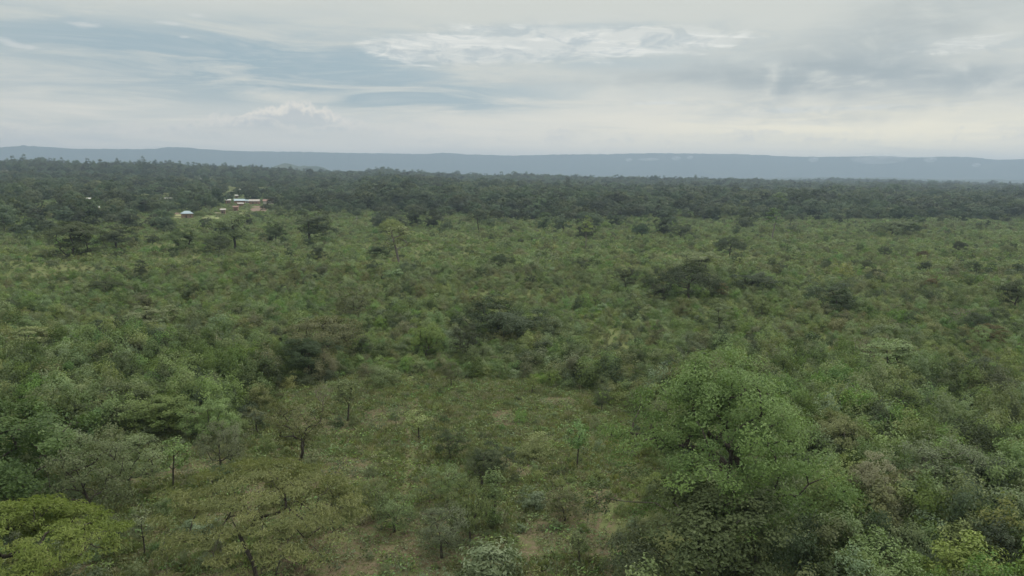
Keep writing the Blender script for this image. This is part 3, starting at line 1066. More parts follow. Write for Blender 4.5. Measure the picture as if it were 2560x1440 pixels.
place('round_tree', 'dense', 'olive', 2080, 1190, 1025, 120, 'olive green dense tree tucked behind the biggest spreading tree', T, var=1)
place('drying_tree', 'dense', 'straw', 2195, 1290, 1128, 125, 'straw coloured drying tree right of the biggest spreading tree', T, var=2)
place('round_tree', 'airy', 'grey', 2350, 1270, 1085, 200, 'soft grey green round tree in the shrubs right of the straw tree', T, var=0)
place('round_tree', 'dense', 'dark', 2490, 1265, 1108, 160, 'dark round tree near the edge right of the grey round tree', T, var=0)
place('shrub', 'shrub', 'grey', 2520, 1350, 1215, 180, 'silvery grey shrub in front of the dark round tree', S, var=0, trunk=False)
place('shrub', 'shrub', 'yellow', 2410, 1470, 1330, 190, 'yellow green bush at the bottom corner', S, var=1, trunk=False)
place('shrub', 'shrub', 'vivid', 2200, 1470, 1330, 200, 'fresh green bush at the bottom left of the yellow green corner bush', S, var=2, trunk=False)
place('round_tree', 'dense', 'vivid', 528, 1100, 968, 105, 'bright green upright tree at the corner of the dense thicket', T, var=0)
place('round_tree', 'dense', 'deep', 410, 1080, 975, 150, 'leafy deep green tree inside the dense thicket', T, var=1)
place('round_tree', 'dense', 'deep', 290, 1075, 965, 140, 'rounded green tree in the dense thicket above the silvery shrub', T, var=2)
# middle ground
place('umbrella_tree', 'umbrella', 'olive', 812, 905, 788, 195, 'broad umbrella shaped tree behind the clearing', T, var=0)
place('round_tree', 'dense', 'dark', 775, 945, 838, 110, 'dark dense tree below the broad umbrella tree', T, var=1)
place('open_tree', 'airy', 'olive', 888, 812, 712, 105, 'open crowned tree with thin forked trunk behind the umbrella tree', T, var=1)
place('round_tree', 'dense', 'dark', 1255, 850, 738, 185, 'large dark dome of a tree in the middle of the bush', T, var=2)
place('round_tree', 'round', 'vivid', 1066, 895, 795, 74, 'fresh green tree on a stout trunk left of the dark dome', T, var=0)
place('open_tree', 'airy', 'dark', 1163, 908, 808, 84, 'open tree with thin straight stem in front of the dark dome', T, var=2)
place('umbrella_tree', 'umbrella', 'dark', 1722, 752, 664, 150, 'wide dark flat topped tree in the right half of the bushland', T, var=1)
place('round_tree', 'airy', 'dark', 1566, 730, 664, 70, 'small dark open tree left of the wide dark flat topped tree', T, var=0)
place('umbrella_tree', 'layered', 'mid', 1798, 835, 758, 90, 'small flat layered tree with visible fork below the wide dark tree', T, var=0)
place('round_tree', 'round', 'dark', 2085, 790, 702, 100, 'very dark tree in dark group right of the wide flat tree', T, var=2)
place('round_tree', 'round', 'dark', 1880, 735, 672, 90, 'dark rounded tree just right of the wide dark flat topped tree', T, var=0)
place('layered_tree', 'layered', 'vivid', 2222, 948, 846, 175, 'bright green tree with layered flat tiers in the right bushland', T, var=1)
place('bare_tree', 'bare', 'straw', 2155, 928, 842, 80, 'grey leafless tree beside the bright layered tree', T, var=1)
place('round_tree', 'airy', 'dark', 2442, 985, 888, 105, 'dark open tree with thin stem right of the bright layered tree', T, var=1)
place('rusty_tree', 'layered', 'rust', 2468, 868, 808, 80, 'rust brown leaved tree near the edge of the view', T, var=0)
place('shrub', 'shrub', 'rust', 415, 915, 868, 52, 'small rust red bush in the thicket', S, var=0, trunk=False)
place('bare_tree', 'bare', 'straw', 2405, 815, 770, 70, 'pinkish grey twiggy tree above the rust brown tree', T, var=0)
place('round_tree', 'round', 'dark', 2536, 765, 692, 62, 'dark tree with bare trunk at the far edge of the bushland', T, var=1)
place('round_tree', 'round', 'grey', 370, 815, 760, 105, 'soft grey green domed bush tree in the left bushland', T, var=2)
place('open_tree', 'layered', 'yellow', 75, 900, 815, 120, 'yellowish open tree with dark trunk above the thicket', T, var=0)
place('round_tree', 'round', 'yellow', 395, 838, 803, 60, 'little yellow topped bush tree below the grey dome', T, var=0)
place('umbrella_tree', 'umbrella', 'dark', 265, 735, 698, 75, 'flat dark tree in the left bushland', T, var=0)
place('round_tree', 'round', 'mid', 1735, 690, 625, 130, 'pale green domed tree behind the wide dark flat topped tree', T, var=1)
for bx, by, yt, w_, mt, lab in ((955, 962, 905, 95, 'grey', 'grey leaved bush at the back edge of the clearing'), (820, 940, 868, 60, 'straw', 'pale straw coloured bush below the broad umbrella tree'),
                                (1010, 850, 800, 80, 'olive', 'olive bush between the umbrella tree and the fresh green tree'), (1160, 820, 790, 60, 'straw', 'dry straw bush left of the large dark dome tree'),
                                (1135, 705, 685, 55, 'rust', 'low reddish brown bush in the middle bushland'), (540, 880, 840, 70, 'straw', 'brownish dry bush behind the thicket'),
                                (1990, 935, 905, 60, 'yellow', 'yellow flowering bush above the biggest spreading tree'), (2090, 830, 790, 70, 'olive', 'olive bush below the very dark tree'),
                                (1300, 640, 620, 50, 'straw', 'dry twiggy bush in the far bushland')):
    place('shrub', 'shrub', mt, bx, by, yt, w_, lab, S, trunk=False)
# far bushland
place('round_tree', 'tall', 'dark', 775, 608, 514, 112, 'dark round crowned tree on a clear trunk, tallest before the village', T, var=0)
place('round_tree', 'dense', 'dark', 185, 645, 548, 118, 'big dark tree standing alone at left of the bushland', T, var=1)
place('tall_tree', 'tall', 'mid', 588, 625, 522, 100, 'tall light green tree below the village houses', T, var=0)
place('round_tree', 'umbrella', 'dark', 548, 636, 590, 66, 'low dark tree at the foot of the tall light green tree', T, var=1)
place('thin_tree', 'thin', 'acacia', 998, 670, 562, 100, 'thin tree with bare horizontal branches in open bush', T, var=0)
place('open_tree', 'umbrella', 'yellow', 978, 602, 545, 66, 'pale yellowish tree just behind the bare branched thin tree', T, var=0)
place('thin_tree', 'thin', 'yellow', 1465, 625, 538, 36, 'very thin tall pole like tree with yellow top', T, var=1)
place('thin_tree', 'thin', 'vivid', 1930, 598, 518, 48, 'two tiered green tree on a pale pole trunk', T, var=0)
place('round_tree', 'round', 'dark', 1702, 596, 553, 52, 'dark blocky tree alone in the far bushland', T, var=0)
place('round_tree', 'round', 'mid', 2230, 590, 542, 66, 'broad green tree, left one of the touching pair', T, var=0)
place('round_tree', 'round', 'dark', 2275, 588, 548, 56, 'dark tree, right one of the touching pair', T, var=2)
place('umbrella_tree', 'umbrella', 'dark', 1825, 645, 593, 78, 'flat dark umbrella tree in the far right bushland', T, var=1)
place('round_tree', 'round', 'dark', 795, 655, 608, 42, 'small dark tree below the clear trunked dark tree', T, var=1)
place('round_tree', 'round', 'dark', 955, 645, 605, 56, 'dark bushy tree behind the bare branched thin tree', T, var=2)
place('shrub', 'shrub', 'dark', 1015, 690, 650, 80, 'dark bush at the foot of the bare branched thin tree', S, var=1, trunk=False)
place('shrub', 'leafy', 'pale', 985, 700, 668, 60, 'whitish leaved shrub below the bare branched thin tree', S, var=0, trunk=False)
place('round_tree', 'round', 'dark', 290, 620, 560, 74, 'green tree a little right of the lone dark tree', T, var=2)
place('round_tree', 'round', 'mid', 470, 625, 560, 80, 'soft green tree left of the tall light green tree', T, var=1)
place('round_tree', 'round', 'dark', 690, 610, 555, 60, 'dark tree between the tall light green tree and the clear trunked one', T, var=1)
place('round_tree', 'round', 'dark', 382, 612, 583, 24, 'small narrow dark tree in front of the fields', T, var=0)
place('round_tree', 'tall', 'forest', 2135, 500, 460, 26, 'dark pointed tree rising out of the right hand wood', T, var=1)
place('round_tree', 'tall', 'vivid', 1955, 530, 474, 60, 'light green tree standing out of the dark wood', T, var=1)

#SCATTER
LA = np.array([(a, b, c) for a, b, c, _, _ in LAND])


def clear_of_landmarks(x, y, extra=0.0):
    ok = np.ones(len(x), bool)
    for a, b, c in LA:
        ok &= (x - a) ** 2 + (y - b) ** 2 > (c + extra) ** 2
    return ok


def jgrid(d0, d1, sp, azlim=39.0, g=rng):
    """jittered points in the wedge in front of the camera"""
    xs = np.arange(-d1 * math.sin(R(azlim)) - sp, d1 * math.sin(R(azlim)) + sp, sp)
    ys = np.arange(d0 * math.cos(R(azlim)) - sp, d1 + sp, sp)
    X, Y = np.meshgrid(xs, ys)
    X = X.ravel() + g.uniform(-.48, .48, X.size) * sp
    Y = Y.ravel() + g.uniform(-.48, .48, Y.size) * sp
    d = np.hypot(X, Y)
    a = np.degrees(np.arctan2(X, Y))
    k = (d > d0) & (d <= d1) & (np.abs(a) < azlim)
    return X[k], Y[k]


def forest_edge(x, y):
    a = np.degrees(np.arctan2(x, y))
    return np.interp(a, [-40, -34, -25, -19, -15, -9, 0, 9, 17, 25, 34, 40], [400, 400, 430, 540, 560, 575, 545, 575, 640, 710, 760, 770]) + (fbm(x, y, 75, 4) - .5) * 190


FIELDS, YARDS = [], []


# ---- village: open plots that stay free of trees
PLOTS = []


def plot(px, py, w, front, back):
    p = at(px, py)
    PLOTS.append((p[0], p[1], w, front, back))


def off_plots(x, y):
    ok = np.ones(len(x), bool)
    d = np.hypot(x, y)
    a = np.arctan2(x, y)
    for px, py, w, fr, bk in PLOTS:
        pd_, pa2 = math.hypot(px, py), math.atan2(px, py)
        lat = (a - pa2) * pd_
        dd = d - pd_
        ok &= ~((np.abs(lat) < w) & (dd > -fr) & (dd < bk))
    return ok


HOUSES = [
    # px, py(base), width px, kind, roof, wall, label
    (468, 545, 27, 'hip', 'bluetin', 'mud', 'house with light blue hipped roof nearest the bushland', 119),
    (570, 509, 12, 'gable', 'tin', 'brick', 'small shed with shining roof at the end of the village row', 102),
    (599, 510, 26, 'gable', 'bluetin', 'brick', 'long house with pale blue roof in the village row', 59),
    (618, 510, 12, 'gable', 'bluetin', 'plaster', 'narrow blue roofed hut beside the long pale blue house', 102),
    (637, 511, 26, 'gable', 'greytin', 'brick', 'long house with weathered grey roof in the village row', 59),
    (671, 511, 26, 'gable', 'redroof', 'plaster', 'white walled house with dull red roof at the row end', 35),
    (590, 527, 12, 'gable', 'redroof', 'brick', 'small red roofed hut below the village row', 85),
    (601, 518, 14, 'gable', 'greytin', 'brick', 'brick hut just below the long pale blue house', 68),
    (558, 535, 7, 'gable', 'greytin', 'mud', 'tiny grey hut right of the fields', 40),
    (401, 505, 10, 'gable', 'tin', 'mud', 'small tin roofed hut, left one of the three in a row', 93),
    (417, 505, 8, 'gable', 'tin', 'mud', 'small tin roofed hut, middle one of the three in a row', 93),
    (426, 505, 8, 'gable', 'tin', 'mud', 'small tin roofed hut, right one of the three in a row', 93),
    (310, 506, 11, 'gable', 'tin', 'mud', 'tin roofed hut among trees left of the three in a row', 93),
    (352, 506, 8, 'gable', 'tin', 'mud', 'little tin hut between the row of three and the wood', 93),
    (222, 506, 7, 'gable', 'tin', 'plaster', 'white hut among the trees above the lone dark tree', 93),
    (241, 529, 12, 'gable', 'tin', 'mud', 'low tin roofed hut at the edge of the bushland', 76),
    (295, 484, 15, 'gable', 'tin', 'mud', 'tin roofed house on the slope above the hut rows', 119),
    (260, 478, 6, 'gable', 'tin', 'mud', 'tiny bright roof high on the wooded slope', 119),
    (540, 484, 9, 'gable', 'tin', 'mud', 'tin roofed hut on the slope above the village row', 119),
    (598, 481, 8, 'gable', 'tin', 'plaster', 'bright roof alone above the pale blue house', 119),
    (592, 496, 6, 'gable', 'tin', 'mud', 'small pale roof close behind the pale blue house', 85),
    (502, 453, 10, 'gable', 'tin', 'plaster', 'pale roof beside the far hillside field', 90),
    (339, 448, 6, 'gable', 'tin', 'mud', 'far tiny roof high on the slope', 153),
    (10, 433, 14, 'gable', 'tin', 'plaster', 'bright roof at the edge of the view near the skyline', 130),
]
for h_ in HOUSES:
    plot(h_[0], h_[1], size_at(at(h_[0], h_[1]), h_[2]) * .5 + 4.5, h_[7], 12)
for px, py, w, f_, b_ in ((400, 545, 16, 60, 10), (545, 545, 16, 60, 8), (615, 530, 10, 40, 8), (640, 524, 16, 50, 8), (450, 463, 30, 100, 30), (505, 460, 16, 80, 18), (680, 530, 10, 30, 10)):
    plot(px, py, w, f_, b_)


def off_fields(x, y):
    ok = np.ones(len(x), bool)
    for q in FIELDS:
        ok &= ~inpoly(x, y, q)
    for px, py, w in YARDS:
        ok &= (x - px) ** 2 + (y - py) ** 2 > w * w
    return ok


def box(bm_v, bm_f, c, s):
    x, y, z = c
    a, b, h = s
    o = len(bm_v)
    for dz_ in (0, h):
        for dx_, dy_ in ((-1, -1), (1, -1), (1, 1), (-1, 1)):
            bm_v.append((x + dx_ * a / 2, y + dy_ * b / 2, z + dz_))
    bm_f += [(o, o + 3, o + 2, o + 1), (o + 4, o + 5, o + 6, o + 7)] + [(o + i, o + (i + 1) % 4, o + 4 + (i + 1) % 4, o + 4 + i) for i in range(4)]


def house(px, py, wpx, typ, roof, wall, label):
    p = at(px, py)
    L = max(3.0, size_at(p, wpx) * .88)
    D = min(6.5, max(3.0, L * 0.6))
    hw = 3.0
    YARDS.append((p[0], p[1], L * .5 + 2.5))
    o = empty('house', p, -math.atan2(p[0], p[1]) + random.uniform(-.25, .25))
    tag(o, label, 'house', 'houses of the village on the slope')
    v, f_ = [], []
    box(v, f_, (0, 0, -.8), (L, D, hw + .8))
    link('wall', mesh_np('wall', v, f_, [M[wall]]), o)
    e, rh = .45, D * .28
    v, f_ = [], []
    if typ == 'hip':
        k = L * .22
        top = [(-k, 0, hw + rh * 1.4), (k, 0, hw + rh * 1.4)]
    else:
        top = [(-L / 2 - e, 0, hw + rh), (L / 2 + e, 0, hw + rh)]
    b = [(-L / 2 - e, -D / 2 - e, hw - .1), (L / 2 + e, -D / 2 - e, hw - .1), (L / 2 + e, D / 2 + e, hw - .1), (-L / 2 - e, D / 2 + e, hw - .1)]
    v = b + top + [(q[0], q[1], q[2] + .09) for q in b + top]
    me = bpy.data.meshes.new('roof')
    fs = [(0, 1, 5, 4), (2, 3, 4, 5), (1, 2, 5), (3, 0, 4)]
    faces = [tuple(reversed(q)) for q in fs] + [tuple(i + 6 for i in q) for q in fs] + [(i, (i + 1) % 4, 6 + (i + 1) % 4, 6 + i) for i in range(4)]
    me.from_pydata(v, [], faces)
    me.materials.append(M[roof])
    me.update()
    link('roof', me, o)
    for nm, cx, s in (('door', -L * .12, (.9, .06, 1.95)), ('window', L * .25, (.9, .06, .8))):
        v, f_ = [], []
        box(v, f_, (cx, -D / 2 - .035, 0.0 if nm == 'door' else 1.0), s)
        link(nm, mesh_np(nm, v, f_, [M['opening']]), o)
    return o


for h_ in HOUSES:
    house(*h_[:7])
# fields and bare yards
for nm, quad, mt in (('field', ((378, 547), (416, 547), (414, 538), (384, 538)), 'field'),
                     ('field', ((430, 546), (455, 546), (458, 536), (434, 536)), 'fieldpale'),
                     ('field', ((505, 549), (556, 549), (552, 544), (510, 544)), 'fieldpale'),
                     ('field', ((505, 543), (555, 543), (552, 539), (512, 539)), 'field'),
                     ('field', ((598, 538), (618, 538), (620, 526), (603, 526)), 'fieldpale'),
                     ('bare_soil', ((622, 530), (668, 530), (668, 515), (628, 515)), 'soil'),
                     ('bare_soil', ((430, 536), (556, 534), (556, 530), (440, 532)), 'soil'),
                     ('field', ((430, 467), (470, 467), (466, 452), (434, 452)), 'field'),
                     ('field', ((492, 464), (516, 464), (514, 457), (494, 457)), 'fieldpale')):
    FIELDS.append(gpoly(quad))
    drape(nm, FIELDS[-1], M[mt], 0.06, 8, jit=5)

# utility poles at the wood edge
for px, py, yt, lab in ((892, 562, 540, 'pale wooden pole with crossarm before the dark wood'), (1968, 540, 522, 'thin pale pole at the foot of the light green tree')):
    p = at(px, py)
    h_ = size_at(p, py - yt)
    o = empty('utility_pole', p)
    tag(o, lab, 'pole')
    v, f_ = tubes([([(0, 0, -.5), (0, 0, h_ * .5), (0, 0, h_)], [.16, .14, .11])], 7)
    link('pole_shaft', mesh_np('pole_shaft', v, f_, [M['pole']], smooth=True), o)
    v, f_ = [], []
    box(v, f_, (0, -.14, h_ - .9), (1.8, .12, .14))
    link('crossarm', mesh_np('crossarm', v, f_, [M['pole']]), o)

# ------------------------------------------------------------------ scatter of stuff through geometry nodes


def scatter(name, protos, x, y, idx, s, label, sz=None, sink=0.0):
    """one stuff object: prototypes instanced on points"""
    n_ = len(x)
    z = terrain(x, y) - sink
    me = bpy.data.meshes.new(name)
    me.vertices.add(n_)
    me.vertices.foreach_set('co', np.column_stack([x, y, z]).astype(np.float32).ravel())
    a = me.attributes.new('pick', 'INT', 'POINT')
    a.data.foreach_set('value', np.asarray(idx, np.int32))
    a = me.attributes.new('turn', 'FLOAT_VECTOR', 'POINT')
    rot = np.column_stack([rng.normal(0, .06, n_), rng.normal(0, .06, n_), rng.uniform(0, 6.283, n_)])
    a.data.foreach_set('vector', rot.astype(np.float32).ravel())
    a = me.attributes.new('grow', 'FLOAT_VECTOR', 'POINT')
    s = np.asarray(s, float)
    sz = s * rng.uniform(.8, 1.2, n_) if sz is None else sz
    a.data.foreach_set('vector', np.column_stack([s, s, sz]).astype(np.float32).ravel())
    pc = bpy.data.collections.new(name + '_kinds')
    for i, pm in enumerate(protos):
        q = bpy.data.objects.new('%s_kind_%02d' % (name, i), pm)
        pc.objects.link(q)
    gt = bpy.data.node_groups.new(name + '_scatter', 'GeometryNodeTree')
    gt.interface.new_socket('Geometry', in_out='INPUT', socket_type='NodeSocketGeometry')
    gt.interface.new_socket('Geometry', in_out='OUTPUT', socket_type='NodeSocketGeometry')
    N = gt.nodes
    gi, go = N.new('NodeGroupInput'), N.new('NodeGroupOutput')
    ci = N.new('GeometryNodeCollectionInfo')
    ci.inputs[0].default_value = pc
    ci.inputs[1].default_value = True
    ci.inputs[2].default_value = True
    iop = N.new('GeometryNodeInstanceOnPoints')
    iop.inputs['Pick Instance'].default_value = True

    def attr(nm, typ):
        q = N.new('GeometryNodeInputNamedAttribute')
        q.data_type = typ
        q.inputs[0].default_value = nm
        return q.outputs[0]
    L = gt.links.new
    L(gi.outputs[0], iop.inputs['Points'])
    L(ci.outputs[0], iop.inputs['Instance'])
    L(attr('pick', 'INT'), iop.inputs['Instance Index'])
    e2r = N.new('FunctionNodeEulerToRotation')
    L(attr('turn', 'FLOAT_VECTOR'), e2r.inputs[0])
    L(e2r.outputs[0], iop.inputs['Rotation'])
    L(attr('grow', 'FLOAT_VECTOR'), iop.inputs['Scale'])
    L(iop.outputs[0], go.inputs[0])
    o = link(name, me)
    md = o.modifiers.new('scatter', 'NODES')
    md.node_group = gt
    tag(o, label, kind='stuff')
    return o


# prototypes for the bush carpet
def bush(seed, H, Wd, K, nl, ls, mat, style='shrub', rc=None, aspect=.5, **kw):
    return grow(seed, style, H, Wd, .15, K, nl, ls, aspect=aspect, rc=rc or Wd / 7, flat=.75, stems=2, r0=.04, topfork=.3, mat=mat, cut_r=.02, **kw)[1]


near_shapes = [bush(900 + i, H_, W_, 44, 38, ls * .76, 'mid') for i, (H_, W_, ls) in enumerate(((1.9, 2.8, .20), (2.5, 3.0, .22), (1.4, 2.6, .18), (3.0, 3.2, .24)))]
NEAR_M = ['mid', 'vivid', 'olive', 'grey', 'dark', 'pale', 'acacia', 'deep']
NEAR = [(with_mat(sh, m_) if m_ != 'mid' else sh) for m_ in dict.fromkeys(NEAR_M) for sh in near_shapes[:4]]
NEARK = {m_: [4 * i + j for j in range(4)] for i, m_ in enumerate(dict.fromkeys(NEAR_M))}
far_shapes = [bush(950 + i, H_, W_, 30, 11, ls, 'mid') for i, (H_, W_, ls) in enumerate(((2.0, 3.8, .36), (2.6, 4.0, .40), (1.7, 3.6, .34)))]
FAR = [(with_mat(sh, m_) if m_ != 'mid' else sh) for m_ in dict.fromkeys(NEAR_M) for sh in far_shapes]
FARK = {m_: [3 * i + j for j in range(3)] for i, m_ in enumerate(dict.fromkeys(NEAR_M))}
COLS = list(NEARK)


def pick_cols(x, y, w, g=rng):
    """colour of each bush: weights in order of COLS, drifting in patches"""
    w = np.array(w, float)
    drift = np.stack([fbm(x + 300 * i, y + 170 * i, 26, 2) for i in range(len(COLS))], -1)
    pr = w * np.exp((drift - .5) * 4)
    pr /= pr.sum(1)[:, None]
    cs = pr.cumsum(1)
    return np.clip((g.random(len(x))[:, None] > cs).sum(1), 0, len(COLS) - 1)


# weights: mid vivid olive grey dark pale acacia
W_CARPET = [.44, .16, .12, .07, .06, .03, .05, .09]
W_FAR = [.58, .12, .14, .06, .03, .01, .03, .05]
W_THICK = [.36, .22, .03, .01, .08, .02, .01, .34]
W_RIGHT = [.36, .17, .09, .09, .11, .05, .02, .16]
SINGLE_SHRUBS = []


def carpet(d0, d1, sp, K, protos, name, label, base_s, wc=None):
    x, y = jgrid(d0, d1, sp)
    a0_ = np.degrees(np.arctan2(x, y))
    off_ = off_plots(x, y)
    k = (np.hypot(x, y) < forest_edge(x, y) + np.where(a0_ < -10, 420, 160)) & off_fields(x, y) & clear_of_landmarks(x, y, -.3)
    e_ = (fbm(x + 50, y, 9, 3) - .5) * 8
    inc_ = inpoly(x + e_, y - e_, CLEAR)
    k &= ~inc_
    x, y = x[k], y[k]
    th = inpoly(x, y, THICK_L)
    tr = inpoly(x, y, THICK_R)
    c_ = pick_cols(x, y, wc or W_CARPET)
    c2 = pick_cols(x, y, W_THICK)
    c3 = pick_cols(x, y, W_RIGHT)
    c_ = np.where(th, c2, np.where(tr, c3, c_))
    idx = np.array([random.choice(K[COLS[q]]) for q in c_])
    hv = fbm(x + 500, y, 30, 3)
    s = base_s * (0.42 + 1.15 * hv) * rng.lognormal(0, .30, len(x))
    s = np.where(th, s * 2.0, np.where(tr, s * 1.5, s))
    s = np.where((fbm(x + 640, y + 220, 20, 3) < .36) & ~th & ~tr, s * .55, s)
    s = np.minimum(s, 1.55 if d0 < 100 else 2.2)
    sz = s * rng.uniform(.75, 1.15, len(x)) * np.where(th | tr, 1.25, 1.0)
    sz = np.where(off_[k], sz, sz * .55)
    return x, y, idx, s, sz, c_


x, y, idx, s, sz, c_ = carpet(36, 250, 1.75, NEARK, NEAR, '', '', .88)
# the bushes that show largest become things of their own
dist = np.hypot(x, y)
azd = np.degrees(np.arctan2(x, y))
vis = (np.abs(azd) < 34) & (dist > 55)
score = np.where(vis, s * sz / dist ** 1.6, -1)
ordr = np.argsort(-score)
own = np.zeros(len(x), bool)
own[ordr[:270]] = True
scatter('bushland', NEAR, x[~own], y[~own], idx[~own], s[~own], 'green bush carpet of the plain', sz=sz[~own])
COLN = {'mid': 'mid green', 'vivid': 'fresh green', 'olive': 'olive green', 'grey': 'grey green', 'dark': 'dark green', 'pale': 'pale silvery green', 'acacia': 'yellowish olive', 'deep': 'deep green'}
for i in np.nonzero(own)[0]:
    zone = ('in the dense thicket left of the clearing' if inpoly(np.array([x[i]]), np.array([y[i]]), THICK_L)[0] else
            'among the crowded shrubs around the biggest tree' if inpoly(np.array([x[i]]), np.array([y[i]]), THICK_R)[0] else
            'bordering the back of the clearing' if dist[i] < 150 else 'in the open bush behind the clearing')
    cn = COLN[COLS[c_[i]]]
    o = link('shrub', NEAR[idx[i]])
    o.location = (x[i], y[i], float(terrain(x[i], y[i])))
    o.rotation_euler = (0, 0, rng.uniform(0, 6.28))
    o.scale = (s[i], s[i], sz[i])
    tag(o, 'leafy %s shrub %s' % (cn, zone), 'shrub', '%s shrubs %s' % (cn, zone))
x, y, idx, s, sz, c_ = carpet(250, 1250, 2.5, FARK, FAR, '', '', .74, W_FAR)
# darker, taller bushes standing out of the low carpet, in loose drifts
ex, ey = jgrid(140, 1000, 7.0)
k = (np.hypot(ex, ey) < forest_edge(ex, ey) + 10) & off_plots(ex, ey) & clear_of_landmarks(ex, ey, 1.0) & ~inpoly(ex, ey, CLEAR)
k &= rng.random(len(ex)) < .06 + 1.1 * np.clip(fbm(ex + 210, ey + 90, 45, 3) - .45, 0, 1) + .10 * (np.degrees(np.arctan2(ex, ey)) > 8)
ex, ey = ex[k], ey[k]
ec = rng.choice([4, 4, 4, 2, 3, 0], len(ex))
x, y = np.concatenate([x, ex]), np.concatenate([y, ey])
idx = np.concatenate([idx, [random.choice(FARK[COLS[q]]) for q in ec]])
es = rng.uniform(.6, 1.2, len(ex))
s, sz = np.concatenate([s, es]), np.concatenate([sz, es * rng.uniform(.8, 1.3, len(ex))])
scatter('far_bushland', FAR, x, y, idx, s, 'far green bush carpet reaching the woods', sz=sz)

# ------------------------------------------------------------------ emergent small trees through the bush
x, y = jgrid(95, 800, 14.0, 37)
k = (np.hypot(x, y) < forest_edge(x, y) - 5) & off_plots(x, y) & clear_of_landmarks(x, y, 2.5) & ~inpoly(x, y, CLEAR)
dn = fbm(x + 77, y + 31, 70, 3)
a = np.degrees(np.arctan2(x, y))
pr = (0.07 + 0.50 * np.clip((dn - .45) * 3, 0, 1)) * np.where(a > 8, 1.7, 0.8) * np.where(np.hypot(x, y) > 330, .75, 1.0)
k &= rng.random(len(x)) < pr
x, y = x[k], y[k]
o_ = np.argsort(np.hypot(x, y))[:255]
x, y = x[o_], y[o_]
KN = [('round', 'rounded'), ('airy', 'open crowned'), ('umbrella', 'flat topped'), ('vase', 'bushy many stemmed'), ('layered', 'tiered')]
for xi, yi in zip(x, y):
    key, kn = KN[rng.choice(5, p=[.36, .26, .16, .12, .10])]
    mt = rng.choice(['dark', 'mid', 'olive', 'grey', 'rust'], p=[.46, .26, .16, .10, .02])
    h_ = rng.uniform(2.8, 5.6)
    w_ = h_ * rng.uniform(.75, 1.1) * (1.35 if key == 'umbrella' else 1)
    d_ = math.hypot(xi, yi)
    zone = 'just beyond the clearing' if d_ < 190 else 'in the middle of the bushland' if d_ < 380 else 'in the far bushland before the woods'
    mn = {'dark': 'dark green', 'mid': 'mid green', 'olive': 'olive', 'grey': 'grey green', 'rust': 'rust tinged'}[mt]
    plant('small_tree', key, mt, (xi, yi, float(terrain(xi, yi))), h_, w_, '%s %s small tree %s' % (mn, kn, zone), 'tree', '%s %s trees %s' % (mn, kn, zone))

# ------------------------------------------------------------------ clearing: herbs, grass, litter, low growth


def tuft(seed, n_, h, spread, lsize, aspect, mat, upright=False):
    g = np.random.default_rng(seed)
    C = np.column_stack([g.normal(0, spread, n_), g.normal(0, spread, n_), g.uniform(.05, h, n_)])
    N_ = g.normal(size=(n_, 3)) * (1.0 if upright else .5) + np.array([0, 0, 0 if upright else 1.0])
    V, F, T_ = leaves(C, N_, lsize, aspect, g, g.random(n_))
    return mesh_np('herb', V, F, [M[mat]], tint=T_)


def blades(seed, n_, h, spread, mat):
    g = np.random.default_rng(seed)
    b = np.column_stack([g.normal(0, spread, n_), g.normal(0, spread, n_), np.zeros(n_)])
    tip = b + np.column_stack([g.normal(0, h * .4, n_), g.normal(0, h * .4, n_), h * g.uniform(.5, 1.1, n_)])
    w = g.normal(size=(n_, 3)) * np.array([1, 1, 0])
    w = w / np.linalg.norm(w, axis=1)[:, None] * .035
    mid_ = (b * .45 + tip * .55) + np.array([0, 0, h * .12])
    V = np.stack([b - w, b + w, mid_ + w, tip], 1).reshape(-1, 3)
    return mesh_np('grass', V, np.arange(4 * n_).reshape(-1, 4), [M[mat]], tint=g.random(n_))


HERB = [tuft(1, 26, .35, .28, .20, .5, 'mid'), tuft(2, 26, .45, .30, .22, .5, 'vivid'), tuft(3, 22, .4, .26, .17, .5, 'pale'), tuft(4, 22, .4, .3, .2, .45, 'grey'),
        tuft(5, 24, .12, .5, .16, .5, 'litter'), tuft(6, 20, .35, .35, .18, .3, 'straw', True), tuft(7, 26, .35, .3, .2, .5, 'dark'), tuft(8, 26, .4, .3, .2, .5, 'olive')]
x, y = jgrid(40, 135, 0.5, 38)
k = inpoly(x, y, [(q[0] * 1.06, q[1] * 1.05) for q in CLEAR])
dn = fbm(x, y, 6, 3)
k &= rng.random(len(x)) < .45 + 1.6 * np.clip(dn - .36, 0, 1)
k &= np.minimum(pdist(x, y, PATH), pdist(x, y, PATH2)) > .35
x, y = x[k], y[k]
hp = rng.random(len(x))
idx = np.searchsorted(np.cumsum([.19, .11, .05, .08, .33, .09, .07]), hp)
scatter('undergrowth', HERB, x, y, idx, np.minimum(rng.lognormal(0, .3, len(x)), 1.6) * .95, 'low herbs and brown litter covering the clearing')
GR = [blades(20 + i, 34, h_, .16, m_) for i, (h_, m_) in enumerate(((.35, 'grassy'), (.5, 'grassy'), (.4, 'straw'), (.3, 'mid')))]
x, y = jgrid(40, 130, 0.55, 38)
k = inpoly(x, y, [(q[0] * 1.06, q[1] * 1.05) for q in CLEAR])
k &= fbm(x + 40, y + 12, 8, 3) > .40
x, y = x[k], y[k]
pdv = np.minimum(pdist(x, y, PATH), pdist(x, y, PATH2))
scatter('grass', GR, x, y, rng.choice(4, len(x), p=[.4, .25, .1, .25]), np.where(pdv < .6, .4, 1.0) * rng.lognormal(0, .25, len(x)), 'short grass tufts in the clearing')

